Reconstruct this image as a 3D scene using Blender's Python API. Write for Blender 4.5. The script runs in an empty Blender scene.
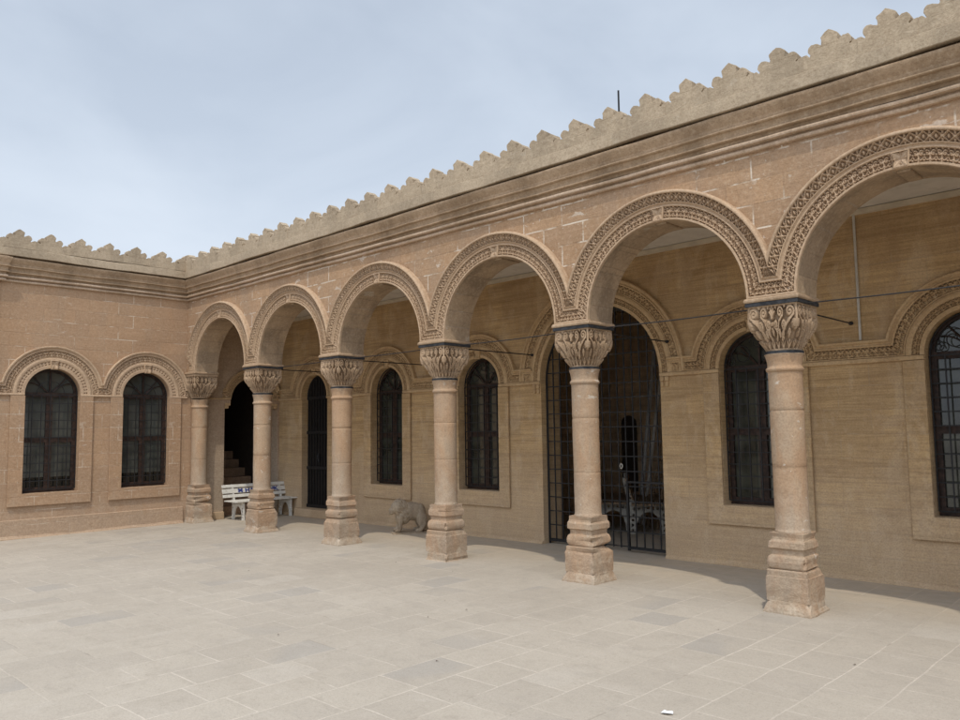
import bpy, bmesh, math, random
import numpy as np
from mathutils import Vector, Matrix, noise as mnoise
random.seed(7)
R = math.radians
PI = math.pi
scene = bpy.context.scene
COL = scene.collection

# ------------------------------------------------------------------ measures (metres)
XW = -0.132          # plane of the left wing's wall (faces +x)
YF = -0.20           # plane of the arcade's front (faces -y)
YB = 0.231           # its inner face
YD = 1.82            # plane of the wall behind the portico (faces -y)
P = 2.267            # column spacing
Z1 = 2.82            # top of the abacus
ZA = 2.836           # centre height of the arcade arches
RA = 0.90            # their radius
ZC = 4.20            # underside of the cornice
ZI = 2.36            # impost height of the wall openings
NBAY = 6
XEND = 15.6

# ------------------------------------------------------------------ object helpers
def put(name, me, mats=None, parent=None, loc=None, rotz=0.0):
    o = bpy.data.objects.new(name, me)
    COL.objects.link(o)
    if mats is not None:
        for m in (mats if isinstance(mats, (list, tuple)) else [mats]):
            me.materials.append(m)
    if parent: o.parent = parent
    if loc is not None: o.location = loc
    if rotz: o.rotation_euler = (0, 0, rotz)
    return o

def inst(name, me, parent=None, loc=None, rotz=0.0):
    o = bpy.data.objects.new(name, me)
    COL.objects.link(o)
    if parent: o.parent = parent
    if loc is not None: o.location = loc
    if rotz: o.rotation_euler = (0, 0, rotz)
    return o

def empty(name, loc=(0, 0, 0), rotz=0.0):
    o = bpy.data.objects.new(name, None)
    COL.objects.link(o)
    o.location = loc
    o.rotation_euler = (0, 0, rotz)
    o.empty_display_size = 0.1
    return o

def tag(o, label=None, cat=None, group=None, kind=None):
    if label: o['label'] = label
    if cat: o['category'] = cat
    if group: o['group'] = group
    if kind: o['kind'] = kind
    return o

def mesh(name, verts, faces, mats=None, smooth=False):
    me = bpy.data.meshes.new(name)
    me.from_pydata([tuple(v) for v in verts], [], faces)
    me.update()
    if mats:
        for m in (mats if isinstance(mats, (list, tuple)) else [mats]): me.materials.append(m)
    if smooth: me.shade_smooth()
    return me

class MB:
    """collects simple solids into one mesh"""
    def __init__(s): s.v = []; s.f = []
    def box(s, x0, x1, y0, y1, z0, z1):
        b = len(s.v)
        s.v += [(x0,y0,z0),(x1,y0,z0),(x1,y1,z0),(x0,y1,z0),(x0,y0,z1),(x1,y0,z1),(x1,y1,z1),(x0,y1,z1)]
        s.f += [tuple(b+i for i in q) for q in ((0,3,2,1),(4,5,6,7),(0,1,5,4),(1,2,6,5),(2,3,7,6),(3,0,4,7))]
        return s
    def obox(s, c, ax, ay, az):
        b = len(s.v); c = Vector(c); ax, ay, az = Vector(ax), Vector(ay), Vector(az)
        for k in (-1, 1):
            for (i, j) in ((-1,-1),(1,-1),(1,1),(-1,1)):
                s.v.append(tuple(c + ax*i + ay*j + az*k))
        s.f += [tuple(b+i for i in q) for q in ((0,3,2,1),(4,5,6,7),(0,1,5,4),(1,2,6,5),(2,3,7,6),(3,0,4,7))]
        return s
    def tube(s, pts, r, n=8, closed=False, cap=True):
        pts = [Vector(p) for p in pts]; m = len(pts); b = len(s.v)
        rr = r if isinstance(r, (list, tuple)) else [r]*m
        for i, p in enumerate(pts):
            if closed: d = pts[(i+1) % m] - pts[i-1]
            else: d = pts[min(i+1, m-1)] - pts[max(i-1, 0)]
            d.normalize()
            up = Vector((0,0,1)) if abs(d.z) < .9 else Vector((0,1,0))
            a = d.cross(up).normalized(); c = a.cross(d).normalized()
            for k in range(n):
                t = 2*PI*k/n
                s.v.append(tuple(p + a*(rr[i]*math.cos(t)) + c*(rr[i]*math.sin(t))))
        L = m if closed else m-1
        for i in range(L):
            j = (i+1) % m
            for k in range(n):
                s.f.append((b+i*n+k, b+i*n+(k+1) % n, b+j*n+(k+1) % n, b+j*n+k))
        if cap and not closed:
            s.f.append(tuple(b+k for k in reversed(range(n))))
            s.f.append(tuple(b+(m-1)*n+k for k in range(n)))
        return s
    def lathe(s, prof, n=32, c=(0,0)):
        b = len(s.v)
        for (r, z) in prof:
            for k in range(n):
                t = 2*PI*k/n
                s.v.append((c[0]+r*math.cos(t), c[1]+r*math.sin(t), z))
        for i in range(len(prof)-1):
            for k in range(n):
                s.f.append((b+i*n+k, b+i*n+(k+1) % n, b+(i+1)*n+(k+1) % n, b+(i+1)*n+k))
        s.f.append(tuple(b+k for k in reversed(range(n))))
        s.f.append(tuple(b+(len(prof)-1)*n+k for k in range(n)))
        return s
    def mesh(s, name, mats=None, smooth=False): return mesh(name, s.v, s.f, mats, smooth)

def bevel_mesh(me, w, seg=2, jitter=0.0, seed=0, subdiv=0):
    bm = bmesh.new(); bm.from_mesh(me)
    bmesh.ops.remove_doubles(bm, verts=bm.verts, dist=1e-5)
    es = [e for e in bm.edges if len(e.link_faces) == 2 and e.calc_face_angle(0) > R(25)]
    bmesh.ops.bevel(bm, geom=es, offset=w, segments=seg, affect='EDGES', profile=.5)
    if subdiv:
        bmesh.ops.subdivide_edges(bm, edges=bm.edges, cuts=subdiv, use_grid_fill=True)
    if jitter:
        rng = random.Random(seed)
        for v in bm.verts:
            v.co += Vector((rng.uniform(-1,1), rng.uniform(-1,1), rng.uniform(-1,1)))*jitter
    bm.normal_update(); bm.to_mesh(me); bm.free()
    return me

def curve_mesh(name, loops, half):
    """filled outline (first loop) with holes, given in (x, z), extruded +-half in y"""
    cu = bpy.data.curves.new(name, 'CURVE'); cu.dimensions = '2D'; cu.fill_mode = 'BOTH'; cu.extrude = half
    for L in loops:
        sp = cu.splines.new('POLY'); sp.points.add(len(L)-1)
        for p, (x, z) in zip(sp.points, L): p.co = (x, z, 0, 1)
        sp.use_cyclic_u = True
    return _to_mesh(name, cu)

def _to_mesh(name, cu):
    o = bpy.data.objects.new(name, cu); COL.objects.link(o)
    bpy.context.view_layer.update()
    dg = bpy.context.evaluated_depsgraph_get()
    me = bpy.data.meshes.new_from_object(o.evaluated_get(dg))
    bpy.data.objects.remove(o); bpy.data.curves.remove(cu)
    me.name = name
    me.transform(Matrix.Rotation(R(90), 4, 'X'))
    bm = bmesh.new(); bm.from_mesh(me)
    bmesh.ops.remove_doubles(bm, verts=bm.verts, dist=1e-5)
    bmesh.ops.recalc_face_normals(bm, faces=bm.faces)
    bm.to_mesh(me); bm.free()
    me.materials.clear()
    for p in me.polygons: p.use_smooth = False; p.material_index = 0
    return me

def text_mesh(name, body, size, half):
    cu = bpy.data.curves.new(name, 'FONT'); cu.body = body; cu.size = size; cu.extrude = half
    cu.align_x = 'LEFT'; cu.offset = .006
    return _to_mesh(name, cu)

def move(me, x=0, y=0, z=0): me.transform(Matrix.Translation((x, y, z))); return me

def arc(cx, cz, r, a0, a1, n): return [(cx + r*math.cos(a0+(a1-a0)*i/n), cz + r*math.sin(a0+(a1-a0)*i/n)) for i in range(n+1)]

def arch_loop(cx, hw, zb, zs, r=None, n=40):
    r = r or hw
    L = [(cx-hw, zb), (cx+hw, zb)]
    if r < hw - 1e-4: L.append((cx+hw, zs))
    L += arc(cx, zs, r, 0, PI, n)
    if r < hw - 1e-4: L.append((cx-hw, zs))
    return L

# ------------------------------------------------------------------ material helpers
class NT:
    def __init__(s, name):
        s.m = bpy.data.materials.new(name); s.m.use_nodes = True
        s.t = s.m.node_tree; s.t.nodes.clear()
        s.out = s.t.nodes.new('ShaderNodeOutputMaterial')
        s.b = s.t.nodes.new('ShaderNodeBsdfPrincipled')
        s.t.links.new(s.b.outputs[0], s.out.inputs[0])
        s.b.inputs['Specular IOR Level'].default_value = .25
    def n(s, typ, **kw):
        nd = s.t.nodes.new('ShaderNode'+typ)
        for k, v in kw.items(): setattr(nd, k, v)
        return nd
    def link(s, a, b): s.t.links.new(a, b)
    def sock(s, v, inp):
        if hasattr(v, 'is_output') or isinstance(v, bpy.types.NodeSocket): s.link(v, inp)
        else: inp.default_value = v
    def math(s, op, a, b=None, clamp=False):
        nd = s.n('Math', operation=op, use_clamp=clamp); s.sock(a, nd.inputs[0])
        if b is not None: s.sock(b, nd.inputs[1])
        return nd.outputs[0]
    def ramp(s, v, lo, hi, a=0., b=1.):
        nd = s.n('MapRange', interpolation_type='SMOOTHSTEP'); s.sock(v, nd.inputs[0])
        nd.inputs[1].default_value = lo; nd.inputs[2].default_value = hi
        nd.inputs[3].default_value = a; nd.inputs[4].default_value = b
        return nd.outputs[0]
    def mix(s, f, a, b, mode='MIX'):
        nd = s.n('Mix', data_type='RGBA', blend_type=mode)
        s.sock(f, nd.inputs[0])
        for v, i in ((a, 6), (b, 7)):
            if isinstance(v, tuple): v = (*v[:3], 1)
            s.sock(v, nd.inputs[i])
        return nd.outputs[2]
    def vscale(s, vec, sc):
        nd = s.n('VectorMath', operation='MULTIPLY'); s.link(vec, nd.inputs[0]); nd.inputs[1].default_value = sc
        return nd.outputs[0]
    def noise(s, vec, scale, detail=4, rough=.55, dist=0.):
        nd = s.n('TexNoise'); s.link(vec, nd.inputs['Vector'])
        nd.inputs['Scale'].default_value = scale; nd.inputs['Detail'].default_value = detail
        nd.inputs['Roughness'].default_value = rough; nd.inputs['Distortion'].default_value = dist
        return nd.outputs[0]
    def bump(s, h, strength, dist, prev=None):
        nd = s.n('Bump'); s.link(h, nd.inputs['Height']); nd.inputs['Strength'].default_value = strength
        nd.inputs['Distance'].default_value = dist
        if prev: s.link(prev, nd.inputs['Normal'])
        return nd.outputs[0]

def stone(name, ca, cb, block=None, joint=(.5,.42,.34), joint_amt=.5, dark_joint=.35, flake=None, flake_amt=0.,
          streak=.0, grain=1.0, stain=None, stain_amt=0., low=None, low_amt=0., low_h=(.0, .7), rnd=False, rough=.92, bump=.5,
          blockvar=.10, cav=0., mortar=.006, jthr=.46, patch=None, patch_amt=0., speck=.30):
    """weathered sandstone: mottled colour, ashlar joints partly filled with pale mortar, tool marks, stains"""
    t = NT(name)
    tc = t.n('TexCoord').outputs['Object']
    if rnd:
        oi = t.n('ObjectInfo').outputs['Random']
        ad = t.n('VectorMath', operation='ADD'); t.link(tc, ad.inputs[0])
        cb3 = t.n('CombineXYZ'); t.link(t.math('MULTIPLY', oi, 37.0), cb3.inputs[0]); t.link(t.math('MULTIPLY', oi, 91.0), cb3.inputs[1])
        t.link(cb3.outputs[0], ad.inputs[1]); co = ad.outputs[0]
    else: co = tc
    n1 = t.noise(co, 1.3, 5, .6); n2 = t.noise(co, 9, 5, .65); n3 = t.noise(co, 60, 3, .6)
    f = t.math('ADD', t.math('MULTIPLY', n1, .6), t.math('MULTIPLY', n2, .4))
    col = t.mix(t.ramp(f, .36, .64), ca, cb)
    hgt = None
    sx = t.n('SeparateXYZ'); t.link(tc, sx.inputs[0])
    if block:
        cx = t.n('CombineXYZ'); t.link(sx.outputs[0], cx.inputs[0]); t.link(sx.outputs[2], cx.inputs[1])
        # slightly crooked joints
        wob = t.n('VectorMath', operation='SCALE'); wn = t.n('TexNoise'); t.link(tc, wn.inputs['Vector']); wn.inputs['Scale'].default_value = 3.
        t.link(wn.outputs['Color'], wob.inputs[0]); wob.inputs['Scale'].default_value = .018
        ad2 = t.n('VectorMath', operation='ADD'); t.link(cx.outputs[0], ad2.inputs[0]); t.link(wob.outputs[0], ad2.inputs[1])
        br = t.n('TexBrick'); t.link(ad2.outputs[0], br.inputs['Vector'])
        br.offset = .47; br.inputs['Scale'].default_value = 1.; br.inputs['Mortar Size'].default_value = mortar
        br.inputs['Mortar Smooth'].default_value = .15
        br.inputs['Brick Width'].default_value = block[0]; br.inputs['Row Height'].default_value = block[1]
        br.inputs['Color1'].default_value = (0,0,0,1); br.inputs['Color2'].default_value = (1,1,1,1); br.inputs['Mortar'].default_value = (.5,.5,.5,1)
        bv = t.math('MULTIPLY', t.math('SUBTRACT', br.outputs['Color'], .5), blockvar*2)
        hv = t.n('HueSaturation'); t.link(col, hv.inputs['Color']); t.link(t.math('ADD', bv, 1.0), hv.inputs['Value'])
        t.link(t.math('ADD', t.math('MULTIPLY', bv, .25), 1.0), hv.inputs['Saturation'])
        col = hv.outputs['Color']
        jf = br.outputs['Fac']
        jm = t.ramp(t.noise(co, 1.1, 4, .6), jthr, jthr+.12)
        jm2 = t.ramp(t.noise(co, 6, 2, .5), .40, .60)
        col = t.mix(t.math('MULTIPLY', jf, dark_joint), col, (.10,.065,.04))
        col = t.mix(t.math('MULTIPLY', t.math('MULTIPLY', jf, t.math('MULTIPLY', jm, jm2)), joint_amt, True), col, joint)
        hgt = jf
    if streak:
        sn = t.noise(t.vscale(co, (1.6, 1.6, 42.)), 1.0, 4, .6, .4)
        sn2 = t.noise(t.vscale(co, (.5, .5, 7.)), 1.0, 4, .6, .9)
        col = t.mix(t.ramp(sn, .35, .68, 0, streak), col, (.19,.115,.055))
        col = t.mix(t.ramp(sn2, .48, .70, 0, streak*.9), col, (.22,.125,.055))
    if flake:
        fm = t.noise(t.vscale(co, (1.2, 1.2, 2.6)), 2.6, 6, .62, .25); fm2 = t.noise(co, .7, 3, .5)
        fk = t.math('MULTIPLY', t.ramp(fm, .635, .655), t.ramp(fm2, .47, .56))
        col = t.mix(t.math('MULTIPLY', fk, flake_amt), col, flake)
        sp = t.ramp(t.noise(co, 17, 2, .5), .715, .74)
        col = t.mix(t.math('MULTIPLY', sp, flake_amt*.8), col, flake)
    if patch:
        p1 = t.noise(t.vscale(co, (3.2, 3.2, 1.5)), 1.0, 6, .68, .5)
        col = t.mix(t.ramp(p1, .50, .60, 0, patch_amt), col, patch)
        p2 = t.noise(co, 24, 4, .7)
        col = t.mix(t.ramp(p2, .60, .72, 0, patch_amt*.7), col, (.20,.145,.10))
    if stain:
        s1 = t.noise(t.vscale(co, (2.2, 2.2, .55)), 1.0, 5, .65, .3)
        col = t.mix(t.ramp(s1, .42, .66, 0, stain_amt), col, stain)
    if low:
        lz = t.ramp(t.math('ADD', sx.outputs[2], t.math('MULTIPLY', t.math('SUBTRACT', n2, .5), .9)), low_h[0], low_h[1], 1., 0.)
        col = t.mix(t.math('MULTIPLY', lz, low_amt), col, low)
    col = t.mix(t.ramp(n3, .38, .72, 0, .30), col, (.16,.10,.06), 'MIX')
    n4 = t.noise(co, 26, 4, .65)
    col = t.mix(t.ramp(n4, .50, .74, 0, speck), col, (.17,.11,.065), 'MIX')
    col = t.mix(t.ramp(n4, .50, .28, 0, speck*.7), col, (.66,.54,.40), 'MIX')
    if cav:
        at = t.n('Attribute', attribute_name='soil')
        col = t.mix(t.math('MULTIPLY', at.outputs['Fac'], cav, True), col, (.055,.035,.022))  # carved hollows darkened in the colour: painted shade that deepens the holes
    t.link(col, t.b.inputs['Base Color'])
    t.b.inputs['Roughness'].default_value = rough
    h = t.math('ADD', t.math('MULTIPLY', n2, .5), t.math('MULTIPLY', n3, .35*grain))
    if streak: h = t.math('ADD', h, t.math('MULTIPLY', sn, .6))
    nb = t.bump(h, bump, .012)
    if hgt is not None: nb = t.bump(t.math('SUBTRACT', 1.0, hgt), .5, .006, nb)
    t.link(nb, t.b.inputs['Normal'])
    return t.m

def plain(name, col, rough=.6, metal=0., var=.12, nscale=14, bump=0., spec=.3, dirt=None):
    t = NT(name)
    co = t.n('TexCoord').outputs['Object']
    n1 = t.noise(co, nscale, 4, .6)
    c2 = tuple(c*(1-var*2) for c in col)
    c = t.mix(t.ramp(n1, .35, .65), col, c2)
    if dirt: c = t.mix(t.ramp(t.noise(co, 5, 5, .7), .52, .68), c, dirt)
    t.link(c, t.b.inputs['Base Color'])
    t.b.inputs['Roughness'].default_value = rough; t.b.inputs['Metallic'].default_value = metal
    t.b.inputs['Specular IOR Level'].default_value = spec
    if bump: t.link(t.bump(n1, bump, .01), t.b.inputs['Normal'])
    return t.m

PALE = (.62,.53,.43)
M = {}
M['front'] = stone('rose_sandstone_ashlar', (.452,.292,.175), (.385,.243,.140), (.56,.232), joint=(.70,.60,.48), joint_amt=1.4, dark_joint=.12, mortar=.0085, jthr=.40,
                   flake=PALE, flake_amt=.8, stain=(.35,.25,.17), stain_amt=.45, streak=.14, bump=.5, blockvar=.07)
M['wing'] = stone('wing_sandstone_ashlar', (.44,.283,.170), (.385,.243,.143), (.50,.225), joint=(.64,.52,.40), joint_amt=.9, mortar=.007, jthr=.44, dark_joint=.08,
                  flake=PALE, flake_amt=.5, stain=(.36,.255,.17), stain_amt=.4, streak=.10, low=(.46,.35,.25), low_amt=.55, low_h=(.1,.75), bump=.3, blockvar=.05)
M['inner'] = stone('ochre_sandstone_ashlar', (.60,.41,.212), (.51,.338,.165), (.62,.26), joint=(.58,.46,.31), joint_amt=.5, dark_joint=.10, mortar=.007, patch=(.62,.47,.31), patch_amt=.35, speck=.14,
                   stain=(.36,.23,.12), stain_amt=.45, streak=.40, low=(.58,.44,.30), low_amt=.5, low_h=(.2,1.9), bump=.5, blockvar=.09)
M['endwall'] = stone('end_wall_sandstone', (.47,.345,.235), (.40,.28,.185), (.55,.225), joint=(.56,.46,.35), joint_amt=.4, dark_joint=.12,
                   stain=(.33,.23,.145), stain_amt=.4, streak=.15, low=(.50,.41,.31), low_amt=.6, low_h=(.3,2.2), bump=.35, blockvar=.06)
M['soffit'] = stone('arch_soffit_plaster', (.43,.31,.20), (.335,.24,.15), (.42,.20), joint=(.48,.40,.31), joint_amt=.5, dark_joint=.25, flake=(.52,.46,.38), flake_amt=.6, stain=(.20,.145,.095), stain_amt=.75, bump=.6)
M['column'] = stone('column_sandstone', (.45,.295,.178), (.385,.246,.145), None, flake=(.66,.58,.48), flake_amt=.9, stain=(.36,.28,.20), stain_amt=.8,
                    rnd=True, bump=.9, low=(.52,.43,.33), low_amt=.45, low_h=(.5,1.3), patch=(.46,.36,.25), patch_amt=.38, speck=.11)
M['base'] = stone('pedestal_sandstone', (.435,.292,.185), (.365,.24,.148), None, flake=(.62,.54,.44), flake_amt=.7, stain=(.34,.27,.20), stain_amt=.8,
                  rnd=True, bump=1., low=(.50,.42,.32), low_amt=.7, low_h=(-.1,.2), patch=(.44,.345,.24), patch_amt=.55, speck=.22)
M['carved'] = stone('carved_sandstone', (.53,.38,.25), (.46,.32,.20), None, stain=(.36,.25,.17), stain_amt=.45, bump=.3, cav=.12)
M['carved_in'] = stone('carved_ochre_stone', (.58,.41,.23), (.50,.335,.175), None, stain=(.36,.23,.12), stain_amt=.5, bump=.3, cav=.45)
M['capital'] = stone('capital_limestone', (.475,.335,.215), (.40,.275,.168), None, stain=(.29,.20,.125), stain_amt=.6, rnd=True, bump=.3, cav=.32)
M['parapet'] = stone('grey_parapet_stone', (.465,.37,.258), (.395,.31,.212), None, flake=(.52,.45,.35), flake_amt=.4, stain=(.23,.185,.13), stain_amt=.42,
                     rnd=True, bump=.8)
M['cornice'] = stone('weathered_cornice_stone', (.46,.33,.215), (.36,.25,.155), None, stain=(.17,.115,.068), stain_amt=.48, bump=.8)
M['moulding'] = stone('cornice_fillet_stone', (.58,.44,.32), (.47,.34,.23), None, stain=(.30,.21,.13), stain_amt=.5, bump=.6)
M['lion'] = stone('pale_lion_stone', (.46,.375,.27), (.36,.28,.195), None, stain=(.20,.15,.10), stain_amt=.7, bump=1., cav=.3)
M['room'] = stone('unlit_room_plaster', (.78,.58,.36), (.68,.49,.30), (.6,.26), joint=(.4,.3,.2), joint_amt=.2, stain=(.18,.12,.07), stain_amt=.5, streak=.2)
M['stair'] = stone('stair_stone', (.46,.30,.19), (.38,.24,.15), None, stain=(.12,.08,.05), stain_amt=.5)
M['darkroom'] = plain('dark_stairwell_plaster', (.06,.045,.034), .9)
M['ceil'] = plain('grey_ceiling_plaster', (.66,.60,.52), .9, var=.05, nscale=3, dirt=(.55,.49,.41))
M['trim'] = plain('ceiling_edge_plaster', (.62,.53,.40), .9, var=.08, nscale=5)
M['iron'] = plain('dark_wrought_iron', (.016,.015,.015), .55, var=.2, nscale=30, spec=.4)
M['strap'] = plain('blackened_iron_strap', (.045,.045,.048), .6, var=.3, nscale=22)
M['cable'] = plain('black_cable', (.03,.028,.028), .6)
M['wood'] = plain('brown_window_wood', (.055,.030,.020), .55, var=.3, nscale=20)
M['wood_dark'] = plain('dark_door_wood', (.018,.014,.011), .55, var=.3, nscale=20)
M['white'] = plain('white_bench_paint', (.70,.67,.60), .5, var=.06, nscale=9, dirt=(.48,.44,.37))
M['oldwhite'] = plain('dull_bench_paint', (.48,.44,.37), .6, var=.14, nscale=9)
M['blue'] = plain('blue_lettering_paint', (.045,.065,.24), .5, var=.1)
M['pipe'] = plain('pale_conduit_plastic', (.56,.52,.45), .5, var=.08)
M['pole'] = plain('grey_pole_metal', (.5,.48,.44), .5, var=.1)
M['ladder'] = plain('worn_ladder_wood', (.30,.20,.12), .7, var=.2)
M['paper'] = plain('white_paper', (.8,.8,.8), .8, var=.05)
M['leaf'] = plain('dry_brown_leaf', (.09,.06,.04), .8, var=.2)
M['roof'] = plain('roof_screed', (.35,.31,.26), .9)

def glass_mat(name, col, tint, low=None):
    t = NT(name)
    co = t.n('TexCoord').outputs['Object']
    n = t.noise(co, 2.5, 3, .5)
    sz = t.n('SeparateXYZ'); t.link(co, sz.inputs[0])
    body = t.mix(t.ramp(n, .4, .6), col, tint)
    if low: body = t.mix(t.ramp(sz.outputs[2], low, low+.012), (.008,.009,.008), body)
    t.link(body, t.b.inputs['Base Color'])
    t.b.inputs['Roughness'].default_value = .09
    t.b.inputs['Specular IOR Level'].default_value = .8
    t.link(t.bump(t.noise(co, 1.8, 1, .5), .12, .02), t.b.inputs['Normal'])
    return t.m
M['glass'] = glass_mat('dim_window_glass', (.060,.062,.046), (.028,.029,.022))
M['glass_wing'] = glass_mat('curtained_window_glass', (.072,.076,.066), (.046,.049,.042), .96)

# paving
def paving():
    t = NT('courtyard_paving_stone')
    co = t.n('TexCoord').outputs['Object']
    sx = t.n('SeparateXYZ'); t.link(co, sx.inputs[0])
    def layer(w, h, offs, ms, rot):
        cx = t.n('CombineXYZ')
        t.link(sx.outputs[1], cx.inputs[0]); t.link(sx.outputs[0], cx.inputs[1])
        wn = t.n('TexNoise'); t.link(co, wn.inputs['Vector']); wn.inputs['Scale'].default_value = 1.3
        wob = t.n('VectorMath', operation='SCALE'); t.link(wn.outputs['Color'], wob.inputs[0]); wob.inputs['Scale'].default_value = .05
        ad = t.n('VectorMath', operation='ADD'); t.link(cx.outputs[0], ad.inputs[0]); t.link(wob.outputs[0], ad.inputs[1])
        br = t.n('TexBrick'); t.link(ad.outputs[0], br.inputs['Vector'])
        br.offset = offs; br.squash = .72; br.squash_frequency = 3
        br.inputs['Scale'].default_value = 1.; br.inputs['Mortar Size'].default_value = ms; br.inputs['Mortar Smooth'].default_value = .3
        br.inputs['Brick Width'].default_value = w; br.inputs['Row Height'].default_value = h
        br.inputs['Color1'].default_value = (0,0,0,1); br.inputs['Color2'].default_value = (1,1,1,1); br.inputs['Mortar'].default_value = (.5,.5,.5,1)
        return br
    br = layer(.57, .385, .37, .0068, 0)
    n1 = t.noise(co, .45, 5, .6); n2 = t.noise(co, 6, 6, .7); n3 = t.noise(co, 45, 3, .6)
    f = t.math('ADD', t.math('MULTIPLY', n1, .6), t.math('MULTIPLY', n2, .4))
    col = t.mix(t.ramp(f, .35, .65), (.457,.402,.326), (.40,.348,.278))
    v = br.outputs['Color']
    col = t.mix(t.ramp(v, .0, 1., .0, .34), col, (.345,.30,.245))
    # a few bluish grey replacement slabs
    gm = t.math('MULTIPLY', t.ramp(v, .84, .90), t.ramp(t.noise(co, .8, 2, .5), .44, .56))
    col = t.mix(t.math('MULTIPLY', gm, .26), col, (.27,.265,.255))
    gm2 = t.math('MULTIPLY', t.ramp(v, .10, .05), t.ramp(t.noise(co, .9, 2, .5), .5, .6))
    col = t.mix(t.math('MULTIPLY', gm2, .35), col, (.49,.44,.37))
    # worn dusty areas hide the joints
    wear = t.ramp(t.noise(co, .55, 4, .6), .40, .62)
    jf = br.outputs['Fac']
    col = t.mix(t.math('MULTIPLY', jf, t.math('ADD', t.math('MULTIPLY', wear, .50), .16)), col, (.62,.545,.45))
    jd = t.ramp(t.noise(co, 2.2, 3, .6), .55, .68)
    col = t.mix(t.math('MULTIPLY', jf, t.math('MULTIPLY', jd, .55)), col, (.20,.165,.125))
    # stains and speckle
    col = t.mix(t.ramp(n2, .52, .74, 0, .34), col, (.30,.26,.21))
    n5 = t.noise(t.vscale(co, (1., 1.6, 1.)), 2.3, 7, .72, .6)
    col = t.mix(t.ramp(n5, .50, .66, 0, .30), col, (.325,.285,.235))
    col = t.mix(t.ramp(n5, .46, .30, 0, .25), col, (.53,.475,.40))
    col = t.mix(t.ramp(t.noise(co, 30, 3, .6), .64, .72, 0, .5), col, (.22,.185,.145))
    col = t.mix(t.ramp(t.noise(co, 110, 2, .6), .45, .72, 0, .34), col, (.22,.185,.15))
    col = t.mix(t.ramp(n3, .4, .75, 0, .22), col, (.24,.20,.16))
    # warm tint under the portico: dust, plus bounced light painted into the colour
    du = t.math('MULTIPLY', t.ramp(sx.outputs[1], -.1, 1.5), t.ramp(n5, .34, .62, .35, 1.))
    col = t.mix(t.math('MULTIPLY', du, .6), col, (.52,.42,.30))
    t.link(col, t.b.inputs['Base Color'])
    rr = t.ramp(n2, .3, .7, .62, .9); t.link(rr, t.b.inputs['Roughness'])
    h = t.math('ADD', t.math('MULTIPLY', n2, .4), t.math('ADD', t.math('MULTIPLY', n3, .2), t.math('MULTIPLY', v, .25)))
    nb = t.bump(h, .35, .012)
    nb = t.bump(t.math('SUBTRACT', 1., jf), .35, .006, nb)
    t.link(nb, t.b.inputs['Normal'])
    return t.m
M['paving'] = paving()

# ------------------------------------------------------------------ carved relief patterns (height fields)
def poly_pts(path, step=.01):
    out = []
    for (a, b) in zip(path[:-1], path[1:]):
        L = math.hypot(b[0]-a[0], b[1]-a[1]); n = max(1, int(L/step))
        out += [(a[0]+(b[0]-a[0])*i/n, a[1]+(b[1]-a[1])*i/n) for i in range(n)]
    out.append(path[-1]); return out

def field(strokes, nu, nv, u0=0., u1=1., v0=0., v1=1., asp=1., soft=.05, wrap=True):
    """strokes: (points, half width).  returns nu x nv heights 0..1"""
    U = u0 + (np.arange(nu)+.0)/(nu if wrap else nu-1)*(u1-u0)
    V = v0 + np.arange(nv)/(nv-1)*(v1-v0)
    uu, vv = np.meshgrid(U, V, indexing='ij')
    H = np.zeros_like(uu)
    for pts, w in strokes:
        p = np.array(pts)
        sh = (-1, 0, 1) if wrap else (0,)
        d = np.full(uu.shape, 9.)
        for s in sh:
            dd = np.sqrt(((uu[..., None]-p[:, 0]-s)*asp)**2 + (vv[..., None]-p[:, 1])**2).min(-1)
            d = np.minimum(d, dd)
        h = np.clip((w + soft - d)/soft, 0, 1)
        H = np.maximum(H, h)
    return H

def spiral(cx, cy, r0, r1, a0, turns, n=40, sx=1.):
    return [(cx + sx*(r0+(r1-r0)*i/n)*math.cos(a0+turns*2*PI*i/n), cy + (r0+(r1-r0)*i/n)*math.sin(a0+turns*2*PI*i/n)) for i in range(n+1)]

def pat_scroll(nu, nv):
    """paired curls round small eyes, pierced between"""
    st = [(spiral(.26, .64, .02, .23, .3, 1.35), .030), (spiral(.74, .64, .02, .23, .3, 1.35, sx=-1.), .030),
          (poly_pts([(.47, .62), (.50, .30), (.50, .0)], .03), .05), (poly_pts([(.50, .30), (.36, .12), (.18, .16), (.05, .34)], .03), .035), (poly_pts([(.50, .30), (.64, .12), (.82, .16), (.95, .34)], .03), .035),
          ([(.0, .12)], .07), ([(.0, .55), (.0, .50)], .05), ([(.0, .97)], .07), ([(.5, .97)], .06)]
    return field(st, nu, nv, asp=1.0, soft=.07)

def pat_lattice(nu, nv):
    st = [(poly_pts([(0, 0), (.5, .5), (1, 1)], .03), .045), (poly_pts([(0, 1), (.5, .5), (1, 0)], .03), .045), ([(.5, .5)], .13),
          (poly_pts([(.5, .0), (.5, .22)], .03), .05), (poly_pts([(.5, 1.), (.5, .78)], .03), .05), ([(0, .5)], .10), (poly_pts([(0, .36), (0, .64)], .03), .045)]
    return field(st, nu, nv, asp=1., soft=.07)

def pat_dots(nu, nv):
    H = np.ones((nu, nv))
    U = np.arange(nu)/nu; V = np.arange(nv)/(nv-1)
    uu, vv = np.meshgrid(U, V, indexing='ij')
    for (a, b) in ((.5, .27), (.5, .77)):
        H = np.minimum(H, np.clip((np.maximum(abs(uu-a)*1.0, abs(vv-b)*1.5)-.16)/.08, 0, 1))
    return H

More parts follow.
